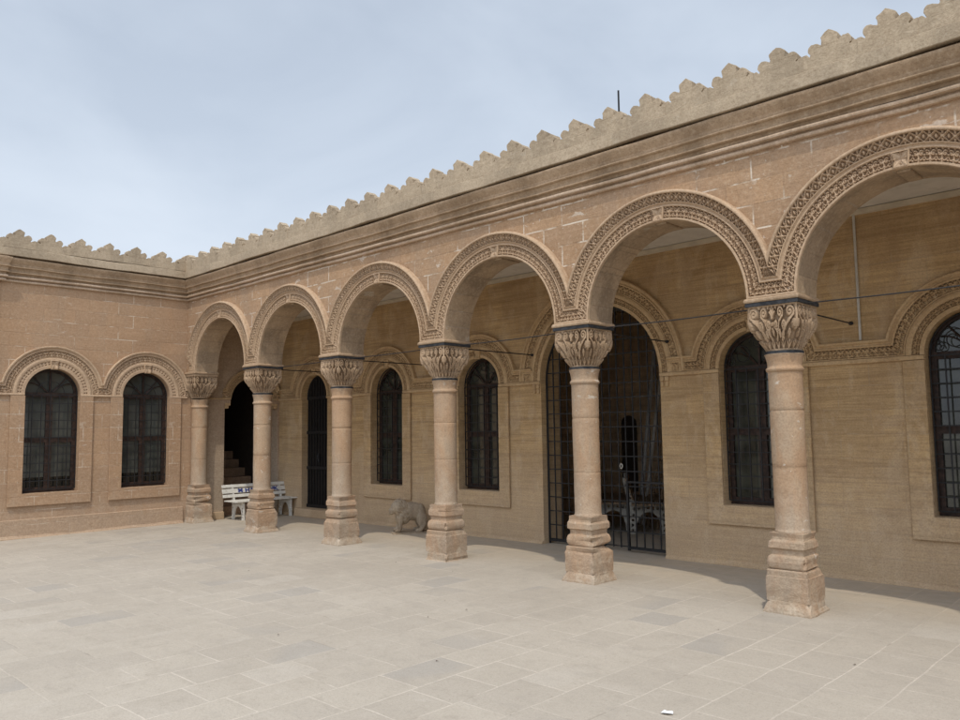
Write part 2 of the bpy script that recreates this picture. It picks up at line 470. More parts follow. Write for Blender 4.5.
def pat_ovals(nu, nv):
    st = [(spiral(.5, .5, .30, .30, 0, 1, sx=.9), .09), ([(.5, .5)], .10), ([(0., .12)], .10), ([(0., .88)], .10), ([(0., .5)], .07)]
    return field(st, nu, nv, asp=1., soft=.10)

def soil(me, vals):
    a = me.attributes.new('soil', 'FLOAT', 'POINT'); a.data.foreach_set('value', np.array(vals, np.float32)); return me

def sweep(name, half, r0, z0, zl, rows, n_arc, n_h, bands, horiz=True, clip=None):
    """moulded band that runs along the impost line, over an arch and along the impost again.
    rows: (rho, proud) profile; bands: (rho0, proud0, rho1, proud1, depth, pattern fn, n units over arch, nv, n units per horizontal)"""
    prof = []
    for r in rows:
        if len(r) == 2: prof.append((r[0], r[1], None, 0))
        else:
            (ra, pa, rb, pb, dep, fn, nu, nv, nuh) = r
            k = 16
            F = fn(k, nv)
            for j in range(nv):
                f = j/(nv-1)
                prof.append((ra+(rb-ra)*f, pa+(pb-pa)*f, (F[:, j], k), dep))
    units = [r for r in rows if len(r) > 2]
    nua = units[0][6] if units else 1
    nuh = units[0][8] if units else 1
    verts = []; W = 0; recess_shades = []
    for (rho, pr, fld, dep) in prof:
        r = r0 + rho; z = zl + rho
        line = []
        s = max(-1., min(1., (z - z0)/r))
        fj = math.asin(s) if horiz else 0.
        if horiz and r*math.cos(fj) > half - 1e-4: fj = math.acos(min(1, (half-1e-4)/r))
        xj = -r*math.cos(fj); zj = z0 + r*math.sin(fj)
        if horiz:
            zh = z if abs(zj - z) < .02 else zj
            for i in range(n_h):
                f = i/n_h
                line.append((-half + (xj+half)*f, zh + (zj-zh)*f, f*nuh))
        for i in range(n_arc+1):
            a = PI - fj - (PI-2*fj)*i/n_arc
            line.append((r*math.cos(a), z0 + r*math.sin(a), nuh*horiz + nua*i/n_arc))
        if horiz:
            for i in range(1, n_h+1):
                f = i/n_h
                line.append((-xj + (half+xj)*f, zj + (zh-zj)*f, nuh + nua + f*nuh))
        W = len(line)
        for (x, zz, t) in line:
            h = 1.
            if fld is not None:
                F, k = fld
                u = (t % 1.0)*k; i0 = int(u) % k; i1 = (i0+1) % k; fr = u - int(u)
                h = F[i0]*(1-fr) + F[i1]*fr
                y = -(pr - dep*(1-h))
            else: y = -pr
            verts.append((x, y, zz)); recess_shades.append(1-h)
    faces = []
    for j in range(len(prof)-1):
        for i in range(W-1):
            faces.append((j*W+i, j*W+i+1, (j+1)*W+i+1, (j+1)*W+i))
    return soil(mesh(name, verts, faces), recess_shades)

# arcade archivolt profile: lip, scroll band, step, lattice band on a slanting face, outer roll
def arcade_rows(nua, nuh):
    return [(0, -.015), (0, .030), (.004, .034), (.020, .034), (.022, .030),
            (.024, .031, .134, .031, .042, pat_scroll, nua, 17, nuh),
            (.136, .034), (.140, .040), (.150, .040), (.154, .030), (.166, .034), (.172, .048), (.180, .052),
            (.182, .046, .262, .078, .036, pat_lattice, nua, 13, nuh),
            (.264, .084), (.270, .090), (.280, .090), (.290, .083), (.297, .070), (.300, .045), (.300, -.01)]

def wall_outer_rows(nua, nuh):
    return [(0, -.012), (0, .018), (.008, .022), (.012, .022),
            (.014, .020, .112, .030, .030, pat_scroll, nua, 12, nuh),
            (.114, .036), (.124, .044), (.134, .040), (.138, .032), (.150, .034), (.164, .060), (.182, .064), (.190, .056), (.192, -.01)]

def wall_inner_rows(nua, pat):
    return [(0, -.10), (0, .020), (.004, .024), (.044, .026), (.048, .020),
            (.050, .020, .118, .020, .022, pat, nua, 17, 0),
            (.120, .024), (.126, .030), (.150, .034), (.166, .030), (.180, .022), (.184, .012), (.184, -.012)]

ARC_OUT = sweep('arcade_archivolt', P/2, RA, ZA, Z1, arcade_rows(34, 2), 34*14, 28, None)
WALL_OUT = sweep('outer_archivolt', P/2, .62, ZI, ZI, wall_outer_rows(22, 5), 22*14, 70, None)
WALL_IN = sweep('inner_archivolt', P/2, .435, ZI, ZI, wall_inner_rows(22, pat_scroll), 22*14, 0, None, horiz=False)
GATE_OUT = sweep('outer_archivolt', P/2, 1.185, ZI, ZI, wall_outer_rows(40, 1), 40*14, 10, None, horiz=False)
GATE_IN = sweep('inner_archivolt', P/2, 1.00, ZI, ZI, wall_inner_rows(46, pat_scroll), 46*14, 0, None, horiz=False)
WH = 1.587/2
WING_OUT = sweep('outer_archivolt', WH, .62, ZI, ZI, wall_outer_rows(22, 1), 22*14, 14, None)
for m_ in (WING_OUT,): pass
WING_IN = sweep('inner_archivolt', WH, .435, ZI, ZI, wall_inner_rows(30, pat_dots), 30*14, 0, None, horiz=False)
STAIR_OUT = sweep('outer_archivolt', .66, .47, ZI-.06, ZI, wall_outer_rows(16, 1), 16*14, 10, None)
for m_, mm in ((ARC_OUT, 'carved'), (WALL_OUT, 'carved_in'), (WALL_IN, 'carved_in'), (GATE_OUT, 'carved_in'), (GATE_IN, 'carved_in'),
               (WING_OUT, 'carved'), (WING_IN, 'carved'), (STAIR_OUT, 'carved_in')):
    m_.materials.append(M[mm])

# straight carved frieze between arches
def frieze(name, x0, x1, mat):
    n = max(2, int((x1-x0)/.1)); rows = wall_outer_rows(1, 1)
    prof = []
    for r in rows:
        if len(r) == 2: prof.append((r[0], r[1], None, 0))
        else:
            F = r[5](16, r[7])
            for j in range(r[7]):
                f = j/(r[7]-1); prof.append((r[0]+(r[2]-r[0])*f, r[1]+(r[3]-r[1])*f, F[:, j], r[4]))
    W = n*14+1; vs = []; fs = []; so_ = []
    for (rho, pr, F, dep) in prof:
        for i in range(W):
            x = x0 + (x1-x0)*i/(W-1); y = -pr; h = 1.
            if F is not None: h = F[int((i/(W-1)*n % 1.)*16) % 16]; y = -(pr - dep*(1-h))
            vs.append((x, y, ZI+rho)); so_.append(1-h)
    for j in range(len(prof)-1):
        for i in range(W-1): fs.append((j*W+i, j*W+i+1, (j+1)*W+i+1, (j+1)*W+i))
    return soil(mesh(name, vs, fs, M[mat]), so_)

def keystone_mesh(name, hw0, hw1, z0, z1, y0, y1, mat, drop=0.):
    """tapered block with a pyramid star cut on its face"""
    b = [(-hw0, y0, z0), (hw0, y0, z0), (hw1, y0, z1), (-hw1, y0, z1)]
    f = [(-hw0, y1, z0), (hw0, y1, z0), (hw1, y1, z1), (-hw1, y1, z1)]
    e = .86; cz = (z0+z1)/2
    g = [(x*e, y1-.012, cz+(z-cz)*e) for (x, y, z) in f]
    vs = b + f + g + [(0, y1+.014, cz)]
    mids = []
    for i in range(4):
        a, c = g[i], g[(i+1) % 4]; mids.append(((a[0]+c[0])/2, y1+.016, (a[2]+c[2])/2))
    vs += mids
    fs = []
    for i in range(4):
        j = (i+1) % 4
        fs += [(i, j, 4+j, 4+i), (4+i, 4+j, 8+j, 8+i), (8+i, 13+i, 12), (13+i, 8+j, 12)]
    fs.append((3, 2, 1, 0))
    me = mesh(name, vs, fs, mat)
    bm = bmesh.new(); bm.from_mesh(me); bmesh.ops.recalc_face_normals(bm, faces=bm.faces); bm.to_mesh(me); bm.free()
    return me

# ------------------------------------------------------------------ cornice and merlons
CORN_F = [(-.02,4.194),(.026,4.194),(.040,4.200),(.045,4.212),(.043,4.228),(.020,4.236),(.012,4.242),(.014,4.250),(.060,4.256),(.074,4.260),(.078,4.274),(.074,4.288),(.048,4.294),(.040,4.302)]
CORN_C = [(.040,4.302),(.050,4.330),(.084,4.334),(.096,4.340),(.096,4.352),(.074,4.357),(.076,4.384),(.090,4.416),(.114,4.422),(.122,4.430),(.122,4.440),(.096,4.446),(.104,4.480),(.122,4.508),(.136,4.530),(.146,4.548),(.150,4.562),(.150,4.576),(.100,4.580),(.085,4.604)]
CORN_L = [(.100,4.606),(.166,4.606),(.170,4.612),(.170,4.690),(.168,4.734),(.160,4.739),(-.16,4.739)]
def run(name, prof, xa, xb, mitre_a, mitre_b, mat, y0=0., n=90, wob=.004, seed=1):
    """profile (offset, z) swept along local x; the front faces -y; mitre_*: +1 shortens with the offset"""
    rng = random.Random(seed); vs = []; fs = []
    ph = [rng.uniform(0, 6) for _ in range(6)]
    for i in range(n+1):
        f = i/n; xm = xa+(xb-xa)*f
        dz = wob*(math.sin(xm*1.7+ph[0])+.7*math.sin(xm*4.1+ph[1])+.5*math.sin(xm*9.7+ph[2]))
        dy = wob*(math.sin(xm*2.3+ph[3])+.6*math.sin(xm*6.9+ph[4]))
        if i in (0, n): dz = dy = 0
        for (o, z) in prof:
            a = xa + mitre_a*o; b = xb - mitre_b*o
            vs.append((a+(b-a)*f, y0-o+dy, z+dz))
    k = len(prof)
    for i in range(n):
        for j in range(k-1): fs.append((i*k+j, (i+1)*k+j, (i+1)*k+j+1, i*k+j+1))
    for i in (0, n): fs.append(tuple(i*k+j for j in range(k)))
    me = mesh(name, vs, fs, mat)
    bm = bmesh.new(); bm.from_mesh(me); bmesh.ops.recalc_face_normals(bm, faces=bm.faces); bm.to_mesh(me); bm.free()
    return me

MP = .4565
def merlon_mesh(seed, pitch):
    rng = random.Random(seed); h = pitch/2 + .0008
    L = [(-h, 0), (h, 0), (h, .150), (h-.034, .148), (.168, .126)]
    def lobe(cx, cz, r, a0, a1, n=9): return [(cx+r*math.cos(R(a0+(a1-a0)*i/n)), cz+r*math.sin(R(a0+(a1-a0)*i/n))) for i in range(n+1)]
    L += lobe(.132, .178, .051, -50, 128)
    L += [(.072, .200), (.066, .214), (.069, .245), (.073, .264), (.069, .274), (.034, .299), (0, .320)]
    L2 = [(-x, z) for (x, z) in reversed(L[2:-1])]
    L = L + L2
    L = [(x + (rng.uniform(-.003, .003) if abs(x) < h-.01 else 0), z + (rng.uniform(-.004, .004) if z > .01 else 0)) for (x, z) in L]
    me = curve_mesh('merlon', [L], .065)
    bm = bmesh.new(); bm.from_mesh(me)
    es = [e for e in bm.edges if len(e.link_faces) == 2 and e.calc_face_angle(0) > R(60) and all(v.co.z > .1 and abs(v.co.x) < h-.01 for v in e.verts) and abs(e.verts[0].co.y-e.verts[1].co.y) < .01]
    bmesh.ops.bevel(bm, geom=es, offset=.010, segments=2, affect='EDGES', profile=.6, clamp_overlap=True)
    bm.to_mesh(me); bm.free()
    # worn, uneven face
    bm = bmesh.new(); bm.from_mesh(me)
    bmesh.ops.triangulate(bm, faces=[f for f in bm.faces if len(f.verts) > 4])
    es = [e for e in bm.edges if e.calc_length() > .05]
    bmesh.ops.subdivide_edges(bm, edges=es, cuts=3)
    for v in bm.verts:
        if abs(v.co.x) < h-.004 and v.co.z > .01:
            q = v.co*17 + Vector((seed*7.7, 0, 0))
            v.co += Vector((mnoise.noise(q), mnoise.noise(q+Vector((9, 0, 0))), mnoise.noise(q+Vector((0, 9, 0)))))*.0035
    bmesh.ops.recalc_face_normals(bm, faces=bm.faces); bm.to_mesh(me); bm.free()
    me.materials.clear(); me.materials.append(M['parapet'])
    return me
MERL = [merlon_mesh(i, MP) for i in range(9)]
MERLW = [merlon_mesh(20+i, .480) for i in range(5)]

# ------------------------------------------------------------------ openings: windows, door
def bar_grid(mb, x0, x1, z0, z1, nx, nz, y, r, arch=None):
    for i in range(nx+1):
        x = x0 + (x1-x0)*i/nx
        zt = z1
        if arch: zt = arch[1] + math.sqrt(max(0, arch[2]**2 - (x-arch[0])**2))
        mb.box(x-r, x+r, y-r, y+r, z0, zt)
    for k in range(nz+1):
        z = z0 + (z1-z0)*k/nz
        xa, xb = x0, x1
        if arch and z > arch[1]:
            w = math.sqrt(max(0, arch[2]**2-(z-arch[1])**2)); xa, xb = max(x0, arch[0]-w), min(x1, arch[0]+w)
            if xb-xa < .05: continue
        mb.box(xa, xb, y-r*.8, y+r*.8, z-r, z+r)

def window_meshes(zb, style):
    hw = .433
    fr = [arch_loop(0, hw, zb+.003, ZI, hw)]
    z_tr = zb + (ZI-zb)*.54
    def ring(x0, x1, z0, z1): return [(x0, z0), (x1, z0), (x1, z1), (x0, z1)]
    st = .062; mu = .05
    holes = []
    zmid = zb + (ZI-zb)*.53
    zt = ZI - .045
    for (a, b) in ((-hw+st, -mu), (mu, hw-st)):
        holes.append(ring(a, b, zb+.085, zmid-.04)); holes.append(ring(a, b, zmid+.04, zt))
    ra = hw - .05
    holes.append([(ra*math.cos(PI*i/24), ZI+.03+ (ra-.03)*math.sin(PI*i/24)) for i in range(25)])
    me_f = move(curve_mesh('window_frame', fr+holes, .03), y=.19)
    me_f.materials.append(M['wood'])
    # curved glazing bars in the fan light
    mb = MB()
    for sx in (-1, 1):
        pts = [(sx*(.03+.12*math.sin(PI*.5*i/8)+.10*(i/8)**2), .168, ZI+.03+.26*i/8) for i in range(9)]
        mb.tube(pts, .010, 6)
        pts = [(sx*(.03+.30*(i/8)), .168, ZI+.03+.16*math.sin(PI*.55*i/8)) for i in range(9)]
        mb.tube(pts, .009, 6)
    mb.box(-.012, .012, .158, .178, ZI+.02, ZI+.40)
    gl = arch_loop(0, hw-.004, zb+.02, ZI, hw-.004)
    me_g = move(curve_mesh('pane', [gl], .004), y=.20)
    g = MB()
    nx, nz = (6, 11) if style == 'wing' else (6, 11)
    bar_grid(g, -hw+.012, hw-.012, zb+.05, ZI-.01, nx, nz, .105, .0065)
    # iron fan above the impost
    if style == 'wing':
        for k in range(1, 4):
            a = PI*k/4
            g.tube([(.05*math.cos(a), .105, ZI+.05*math.sin(a)), (.41*math.cos(a), .105, ZI+.41*math.sin(a))], .006, 6)
        g.tube([(x, .105, z) for (x, z) in arc(0, ZI, .22, 0, PI, 16)], .006, 6)
    else:
        for sx in (-1, 1):
            pts = spiral(sx*.19, ZI+.15, .03, .14, 0, 1.6, 30); g.tube([(x, .105, z) for (x, z) in pts], .0065, 6)
            pts = spiral(sx*.33, ZI+.08, .02, .07, 1, 1.4, 20); g.tube([(x, .105, z) for (x, z) in pts], .006, 6)
        pts = spiral(0, ZI+.29, .02, .09, 0, 1.5, 24); g.tube([(x, .105, z) for (x, z) in pts], .006, 6)
    g.tube([(x, .105, z) for (x, z) in arc(0, ZI, .418, 0, PI, 24)], .009, 6)
    me_i = g.mesh('grille', M['iron'])
    return me_f, mb.mesh('glazing_bar', M['wood']), me_g, me_i

def raised_border(name, hw_in, hw_out, zb_in, zb_out, zt, proud, mat):
    """flat stone surround on both sides and below an opening"""
    L = [(-hw_out, zb_out), (hw_out, zb_out), (hw_out, zt), (hw_in, zt), (hw_in, zb_in), (-hw_in, zb_in), (-hw_in, zt), (-hw_out, zt)]
    me = move(curve_mesh(name, [L], (proud-.012)/2), y=-(proud+.012)/2)
    bevel_mesh(me, .004, 1)
    h2 = hw_out - .014; zb2 = zb_out + .014
    L2 = [(-h2, zb2), (h2, zb2), (h2, zt), (hw_in+.01, zt), (hw_in+.01, zb_in-.01), (-hw_in-.01, zb_in-.01), (-hw_in-.01, zt), (-h2, zt)]
    core = move(curve_mesh('t', [L2], .010), y=-.006)
    bm = bmesh.new(); bm.from_mesh(me); bm.from_mesh(core); bm.to_mesh(me); bm.free(); bpy.data.meshes.remove(core)
    me.materials.clear(); me.materials.append(M[mat]); return me

WIN_W = window_meshes(.715, 'wing')
WIN_B = window_meshes(.715, 'inner')
BORD_W = raised_border('surround', .430, .645, .712, .515, ZI-.036, .040, 'wing')
BORD_B = raised_border('surround', .437, .645, .712, .480, ZI-.055, .040, 'inner')
KEY_W = keystone_mesh('keystone', .050, .072, ZI+.415, ZI+.575, .0, -.042, M['carved'])
KEY_I = keystone_mesh('keystone', .050, .072, ZI+.415, ZI+.575, .0, -.042, M['carved_in'])
KEY_G = keystone_mesh('keystone', .055, .080, ZI+.98, ZI+1.15, .0, -.042, M['carved_in'])
KEY_A = keystone_mesh('keystone', .058, .074, ZA+RA-.004, ZA+RA+.142, .02, -.036, M['carved'])

def add_window(parent, x, meshes, pane_mat):
    f, gb, g, ir = meshes
    w = inst('window', f, parent, (x, 0, 0))
    inst('glazing_bar', gb, w)
    if not g.materials: g.materials.append(pane_mat)
    inst('pane', g, w)
    inst('grille', ir, w)
    return w

# ================================================================== 1. THE ARCADE WALL
arcade = empty('arcade_wall', (0, 0, 0))
tag(arcade, 'long rose sandstone arcade front with six carved round arches below a crested parapet', 'arcade wall')
L = [(XW-.25, Z1)]
for i in range(NBAY):
    cx = (i+.5)*P
    L += [(cx-RA, Z1)] + arc(cx, ZA, RA, PI, 0, 56) + [(cx+RA, Z1)]
xe = NBAY*P + RA - .9 + .232
L += [(xe, Z1), (xe, 0.0), (XEND, 0.0), (XEND, 4.70), (XW-.25, 4.70)]
# the far end stands on the ground as a solid pier beyond the last column
L = [p for p in L]
hw = (YB-YF)/2
body = move(curve_mesh('arcade_masonry', [L], hw), y=(YB+YF)/2)
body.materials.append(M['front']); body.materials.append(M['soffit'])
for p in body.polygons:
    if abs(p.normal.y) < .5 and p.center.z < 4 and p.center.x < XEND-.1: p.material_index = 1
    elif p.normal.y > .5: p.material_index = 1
put('masonry', body, None, arcade)
for i in range(NBAY):
    inst('archivolt', ARC_OUT, arcade, ((i+.5)*P, YF, 0))
    k = inst('keystone', KEY_A, arcade, ((i+.5)*P, YF, 0))
# moulded stub where the first arch meets the wing
# soffit pendants behind the keystones
mbp = MB(); mbp.box(-.055, .055, YF+.03, YB-.05, ZA+RA-.022, ZA+RA+.02)
pen = bevel_mesh(mbp.mesh('keystone_pendant', M['soffit']), .012, 2)
for i in range(NBAY): inst('pendant', pen, arcade, ((i+.5)*P, 0, 0))
put('cornice_fillets', run('cornice_fillets', CORN_F, XW, XEND, 1, 0, M['moulding'], YF, 120, .0022, 3), None, arcade)
put('cornice', run('cornice', CORN_C, XW, XEND, 1, 0, M['cornice'], YF, 120, .003, 4), None, arcade)
put('parapet_band', run('parapet_band', CORN_L, XW, XEND, 1, 0, M['parapet'], YF, 120, .005, 5), None, arcade)
x = 12.003 - MP*26
k = 0
while x < XEND-.2:
    o = inst('merlon', MERL[(k*7 + k//3) % 9], arcade, (x, YF-.089 + random.uniform(-.002, .002), 4.733 + random.uniform(-.008, .006)))
    o.rotation_euler = (random.uniform(-.015, .015), 0, random.uniform(-.01, .01))
    x += MP; k += 1
# ceiling of the portico and the roof above it
mb = MB(); mb.box(XW-.05, XEND-.05, YB-.06, YD+.10, 4.0, 4.14)
put('ceiling', mb.mesh('portico_ceiling', M['ceil']), None, arcade)
mb = MB(); mb.box(XW+.01, XEND-.06, YD-.045, YD+.05, 3.935, 3.992)
put('ceiling_trim', mb.mesh('ceiling_trim', M['trim']), None, arcade)
mb = MB(); mb.box(-6.0, XEND-.03, YF+.12, 9.0, 4.50, 4.56)
put('roof', mb.mesh('roof', M['roof']), None, arcade)

# ================================================================== 2. THE WING (left)
wing = empty('wing_wall', (XW, 0, 0), PI/2)
tag(wing, 'rose sandstone side wing with two arched windows, at a right angle to the arcade', 'wing wall')
# local x = world y, front (local -y) = world +x
ycs = [-.971-WH*2*1, -.971]
ax = 1.18
Lw = [(-9.0, 0), (ax-.598, 0)]
Lw = [(-9.0, 0), (0, 0), (0, 4.70), (-9.0, 4.70)]
Le = [(0, 0), (ax-.598, 0)]
Le += [(ax-.598, ZI-.10), (ax-.47, ZI-.10), (ax-.47, ZI-.06)] + arc(ax, ZI-.06, .47, PI, 0, 30) + [(ax+.47, ZI-.10), (ax+.598, ZI-.10), (ax+.598, 0), (2.4, 0), (2.4, 4.70), (0, 4.70)]
holes = [arch_loop(y, .433, .715, ZI, .433) for y in ycs]
body = move(curve_mesh('wing_masonry', [Lw]+holes, .22), y=.22)
body.materials.append(M['wing'])
put('masonry', body, None, wing)
body = move(curve_mesh('end_masonry', [Le], .21), y=.215)
body.materials.append(M['endwall'])
put('end_masonry', body, None, wing)
for y in ycs:
    inst('outer_archivolt', WING_OUT, wing, (y, 0, 0))
    inst('inner_archivolt', WING_IN, wing, (y, 0, 0))
    inst('keystone', KEY_W, wing, (y, 0, 0))
    inst('surround', BORD_W, wing, (y, 0, 0))
    add_window(wing, y, WIN_W, M['glass_wing'])
# impost strings and plinth
mb = MB()
segs = [(-3.38, ycs[0]-.437), (ycs[0]+.437, ycs[1]-.437), (ycs[1]+.437, YF-.003)]
for (a, b) in segs: mb.box(a, b, -.038, .02, ZI-.032, ZI+.001)
put('impost_moulding', bevel_mesh(mb.mesh('impost_moulding', M['carved']), .008, 2), None, wing)
put('frieze', frieze('frieze', -3.38, ycs[0]-WH+.0, 'carved'), None, wing)
mb = MB(); mb.box(-3.40, YF-.05, -.045, .02, 0, .305)
me = mb.mesh('plinth', M['wing'])
put('plinth', bevel_mesh(me, .012, 2), None, wing)
put('base_fillet', run('base_fillet', [(.03, -.03), (.088, -.03), (.082, .006), (.066, .020), (.056, .040), (.03, .046)], -3.40, YF-.06, 0, 0, M['wing'], 0, 46, .008, 41), None, wing)
inst('outer_archivolt', STAIR_OUT, wing, (ax, 0, 0))
mb = MB(); mb.box(.235, ax-.47, -.03, .02, ZI-.035, ZI-.001); mb.box(ax+.47, 1.815, -.03, .02, ZI-.035, ZI-.001)
for sx in (-1, 1):
    xj = ax + sx*.53
    mb.box(xj-.06, xj+.06, .0, .30, ZI-.155, ZI-.101); mb.box(xj+sx*.02-.045, xj+sx*.02+.045, .005, .28, ZI-.21, ZI-.155)
put('corbel', bevel_mesh(mb.mesh('corbel', M['carved_in']), .014, 2), None, wing)
mb = MB(); mb.box(.24, ax-.60, -.05, .02, 0, .14); mb.box(ax+.60, 1.815, -.05, .02, 0, .14)
put('plinth', bevel_mesh(mb.mesh('plinth', M['inner']), .01, 2), None, wing)
# cornice, mitred into the arcade's (local x increases towards the corner)
xa, xb = -3.40, YF
put('cornice_fillets', run('cornice_fillets', CORN_F, xa, xb, 0, 1, M['moulding'], 0, 40, .0022, 6), None, wing)
put('cornice', run('cornice', CORN_C, xa, xb, 0, 1, M['cornice'], 0, 40, .003, 7), None, wing)
put('parapet_band', run('parapet_band', CORN_L, -8.9, xb, 0, 1, M['parapet'], 0, 60, .005, 8), None, wing)
# slightly advanced bay beyond the windows with its own returned cornice
put('cornice_fillets', run('cornice_fillets', CORN_F, -8.9, -3.385, 0, -.6, M['moulding'], -.06, 40, .002, 9), None, wing)
put('cornice', run('cornice', CORN_C, -8.9, -3.385, 0, -.6, M['cornice'], -.06, 40, .002, 10), None, wing)
mb = MB(); mb.box(-8.9, -3.46, -.052, .05, 0, 4.21)
put('advanced_bay', mb.mesh('advanced_bay', M['wing']), None, wing)
k = 0; y = -.310
while y > -5.6:
    o = inst('merlon', MERLW[(k*3) % 5], wing, (y, -.089, 4.748 + random.uniform(-.006, .006)))
    o.rotation_euler = (random.uniform(-.015, .015), 0, random.uniform(-.01, .01))
    y -= .480; k += 1
mb = MB(); mb.box(-9.0, YF+.10, .10, 6.0, 4.51, 4.57)
put('roof', mb.mesh('roof', M['roof']), None, wing)

# dark stairwell behind the archway
stairwell = empty('stairwell', (XW-.44, 1.18, 0), PI/2)
tag(stairwell, 'dark stairwell with worn stone steps, seen through the archway above the bench', 'stairwell')
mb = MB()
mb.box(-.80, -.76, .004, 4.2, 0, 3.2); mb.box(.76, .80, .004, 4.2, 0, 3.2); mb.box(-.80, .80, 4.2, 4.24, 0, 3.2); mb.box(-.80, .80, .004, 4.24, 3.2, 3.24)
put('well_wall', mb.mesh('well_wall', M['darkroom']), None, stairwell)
for k in range(7):
    mb = MB(); mb.box(-.755, .755, .06+.27*k, .06+.27*(k+1)+.02, 0, .18*(k+1))
    put('step', bevel_mesh(mb.mesh('step', M['stair']), .012, 2), None, stairwell)

# ================================================================== 3. THE WALL BEHIND THE PORTICO
back = empty('inner_wall', (0, YD, 0))
tag(back, 'ochre sandstone wall at the rear of the portico with arched windows, a door and a gateway', 'inner wall')
BAYC = [(i+.5)*P for i in range(NBAY)]
holes = []
Lb = [(XW-.04, 0), (BAYC[3]-1.0, 0)] + arc(BAYC[3], ZI, 1.0, PI, 0, 48) + [(BAYC[3]+1.0, 0), (XEND-.04, 0), (XEND-.04, 4.45), (XW-.04, 4.45)]
for i in (0, 1, 2, 4, 5): holes.append(arch_loop(BAYC[i], .435, .165 if i == 0 else .715, ZI, .435))
body = move(curve_mesh('inner_masonry', [Lb]+holes, .21), y=.21)
body.materials.append(M['inner'])
put('masonry', body, None, back)
for i in (0, 1, 2, 4, 5):
    inst('outer_archivolt', WALL_OUT, back, (BAYC[i], 0, 0))
    inst('inner_archivolt', WALL_IN, back, (BAYC[i], 0, 0))
    inst('keystone', KEY_I, back, (BAYC[i], 0, 0))
    if i:
        inst('surround', BORD_B, back, (BAYC[i], 0, 0))
        add_window(back, BAYC[i], WIN_B, M['glass'])
inst('outer_archivolt', GATE_OUT, back, (BAYC[3], 0, 0))
inst('inner_archivolt', GATE_IN, back, (BAYC[3], 0, 0))
inst('keystone', KEY_G, back, (BAYC[3], 0, 0))
put('frieze', frieze('frieze', BAYC[5]+P/2, XEND-.06, 'carved_in'), None, back)
mb = MB()
edges = [(XW+.005, BAYC[0]-.437), (BAYC[0]+.437, BAYC[1]-.437), (BAYC[1]+.437, BAYC[2]-.437), (BAYC[2]+.437, BAYC[3]-1.003), (BAYC[3]+1.003, BAYC[4]-.437), (BAYC[4]+.437, BAYC[5]-.437), (BAYC[5]+.437, XEND-.06)]
for (a, b) in edges: mb.box(a, b, -.036, .02, ZI-.052, ZI-.003)
put('impost_moulding', bevel_mesh(mb.mesh('impost_moulding', M['carved_in']), .012, 2), None, back)
# corbels either side of the gateway
for sx in (-1, 1):
    mb = MB(); xj = BAYC[3]+sx*1.075
    for q in (-.035, .035):
        mb.box(xj+q-.028, xj+q+.028, -.040, .01, ZI-.115, ZI-.052); mb.box(xj+q-.018, xj+q+.018, -.028, .01, ZI-.185, ZI-.115)
    put('corbel', bevel_mesh(mb.mesh('corbel', M['carved_in']), .010, 2), None, back)
# door
dl = arch_loop(0, .432, .168, ZI, .432)
dme = move(curve_mesh('door', [dl], .02), y=.16); dme.materials.append(M['wood_dark'])
door = put('door', dme, None, back, (BAYC[0], 0, 0))
mb = MB()
for i in range(-4, 5):
    xx = i*.095; mb.box(xx-.008, xx+.008, .118, .139, .19, ZI+math.sqrt(max(.0, .41**2-xx**2))-.03)
for zz in (.20, .95, 1.65, ZI-.02): mb.box(-.425, .425, .112, .128, zz-.03, zz+.03)
mb.tube([(xx, .125, zz) for (xx, zz) in arc(0, ZI, .415, 0, PI, 24)], .014, 6)
put('ironwork', mb.mesh('door_ironwork', M['iron']), None, door)
mb = MB(); mb.box(-.02, .02, .095, .118, 1.08, 1.24)
mb.tube([(.0, .10, 1.12), (.0, .07, 1.14), (.0, .07, 1.20), (.0, .10, 1.22)], .008, 6)
put('handle', mb.mesh('handle', M['strap']), None, door)
mb = MB(); mb.box(BAYC[0]-.55, BAYC[0]+.55, -.10, .20, 0, .16)
put('threshold', bevel_mesh(mb.mesh('threshold', M['inner']), .012, 2), None, back)
for (a, b, sd) in ((XW+.02, BAYC[0]-.56, 31), (BAYC[0]+.56, BAYC[3]-1.01, 32), (BAYC[3]+1.01, XEND-.08, 33)):
    put('base_fillet', run('base_fillet', [(-.02, -.03), (.050, -.03), (.046, .004), (.032, .016), (.018, .036), (.004, .050), (-.02, .052)], a, b, 0, 0, M['inner'], 0, max(6, int((b-a)*14)), .0075, sd), None, back)
# conduit down the wall
mb = MB(); mb.tube([(11.42, -.016, 3.94), (11.42, -.016, 2.56)], .014, 10)
tag(put('conduit', mb.mesh('conduit', M['pipe']), None, None, (0, YD, 0)), 'pale thin conduit running down the inner wall above the carved band', 'conduit')

# gate: one iron grid with a wicket in its lower right part
gate = empty('iron_gate', (BAYC[3], YD+.12, 0))
tag(gate, 'tall arched iron lattice gate filling the wide opening in the inner wall', 'gate')
mb = MB()
nx = 16
for i in range(nx+1):
    xx = -.985 + 1.97*i/nx
    zt = ZI + math.sqrt(max(0, .985**2-xx**2))
    mb.box(xx-.0075, xx+.0075, -.0075, .0075, .05, zt)
z = .07
while z < ZI+.95:
    w = .985 if z < ZI else math.sqrt(max(0, .985**2-(z-ZI)**2))
    if w > .1: mb.box(-w, w, -.0055, .0055, z-.0075, z+.0075)
    z += .20
put('lattice', mb.mesh('lattice', M['iron']), None, gate)
mb = MB()
mb.tube([(-.985, 0, .0), (-.985, 0, ZI)] + [(xx, 0, zz) for (xx, zz) in arc(0, ZI, .985, PI, 0, 36)] + [(.985, 0, 0)], .017, 6)
mb.box(-.985, -.02, -.014, .014, .035, .06)
put('gate_frame', mb.mesh('gate_frame', M['iron']), None, gate)
mb = MB()
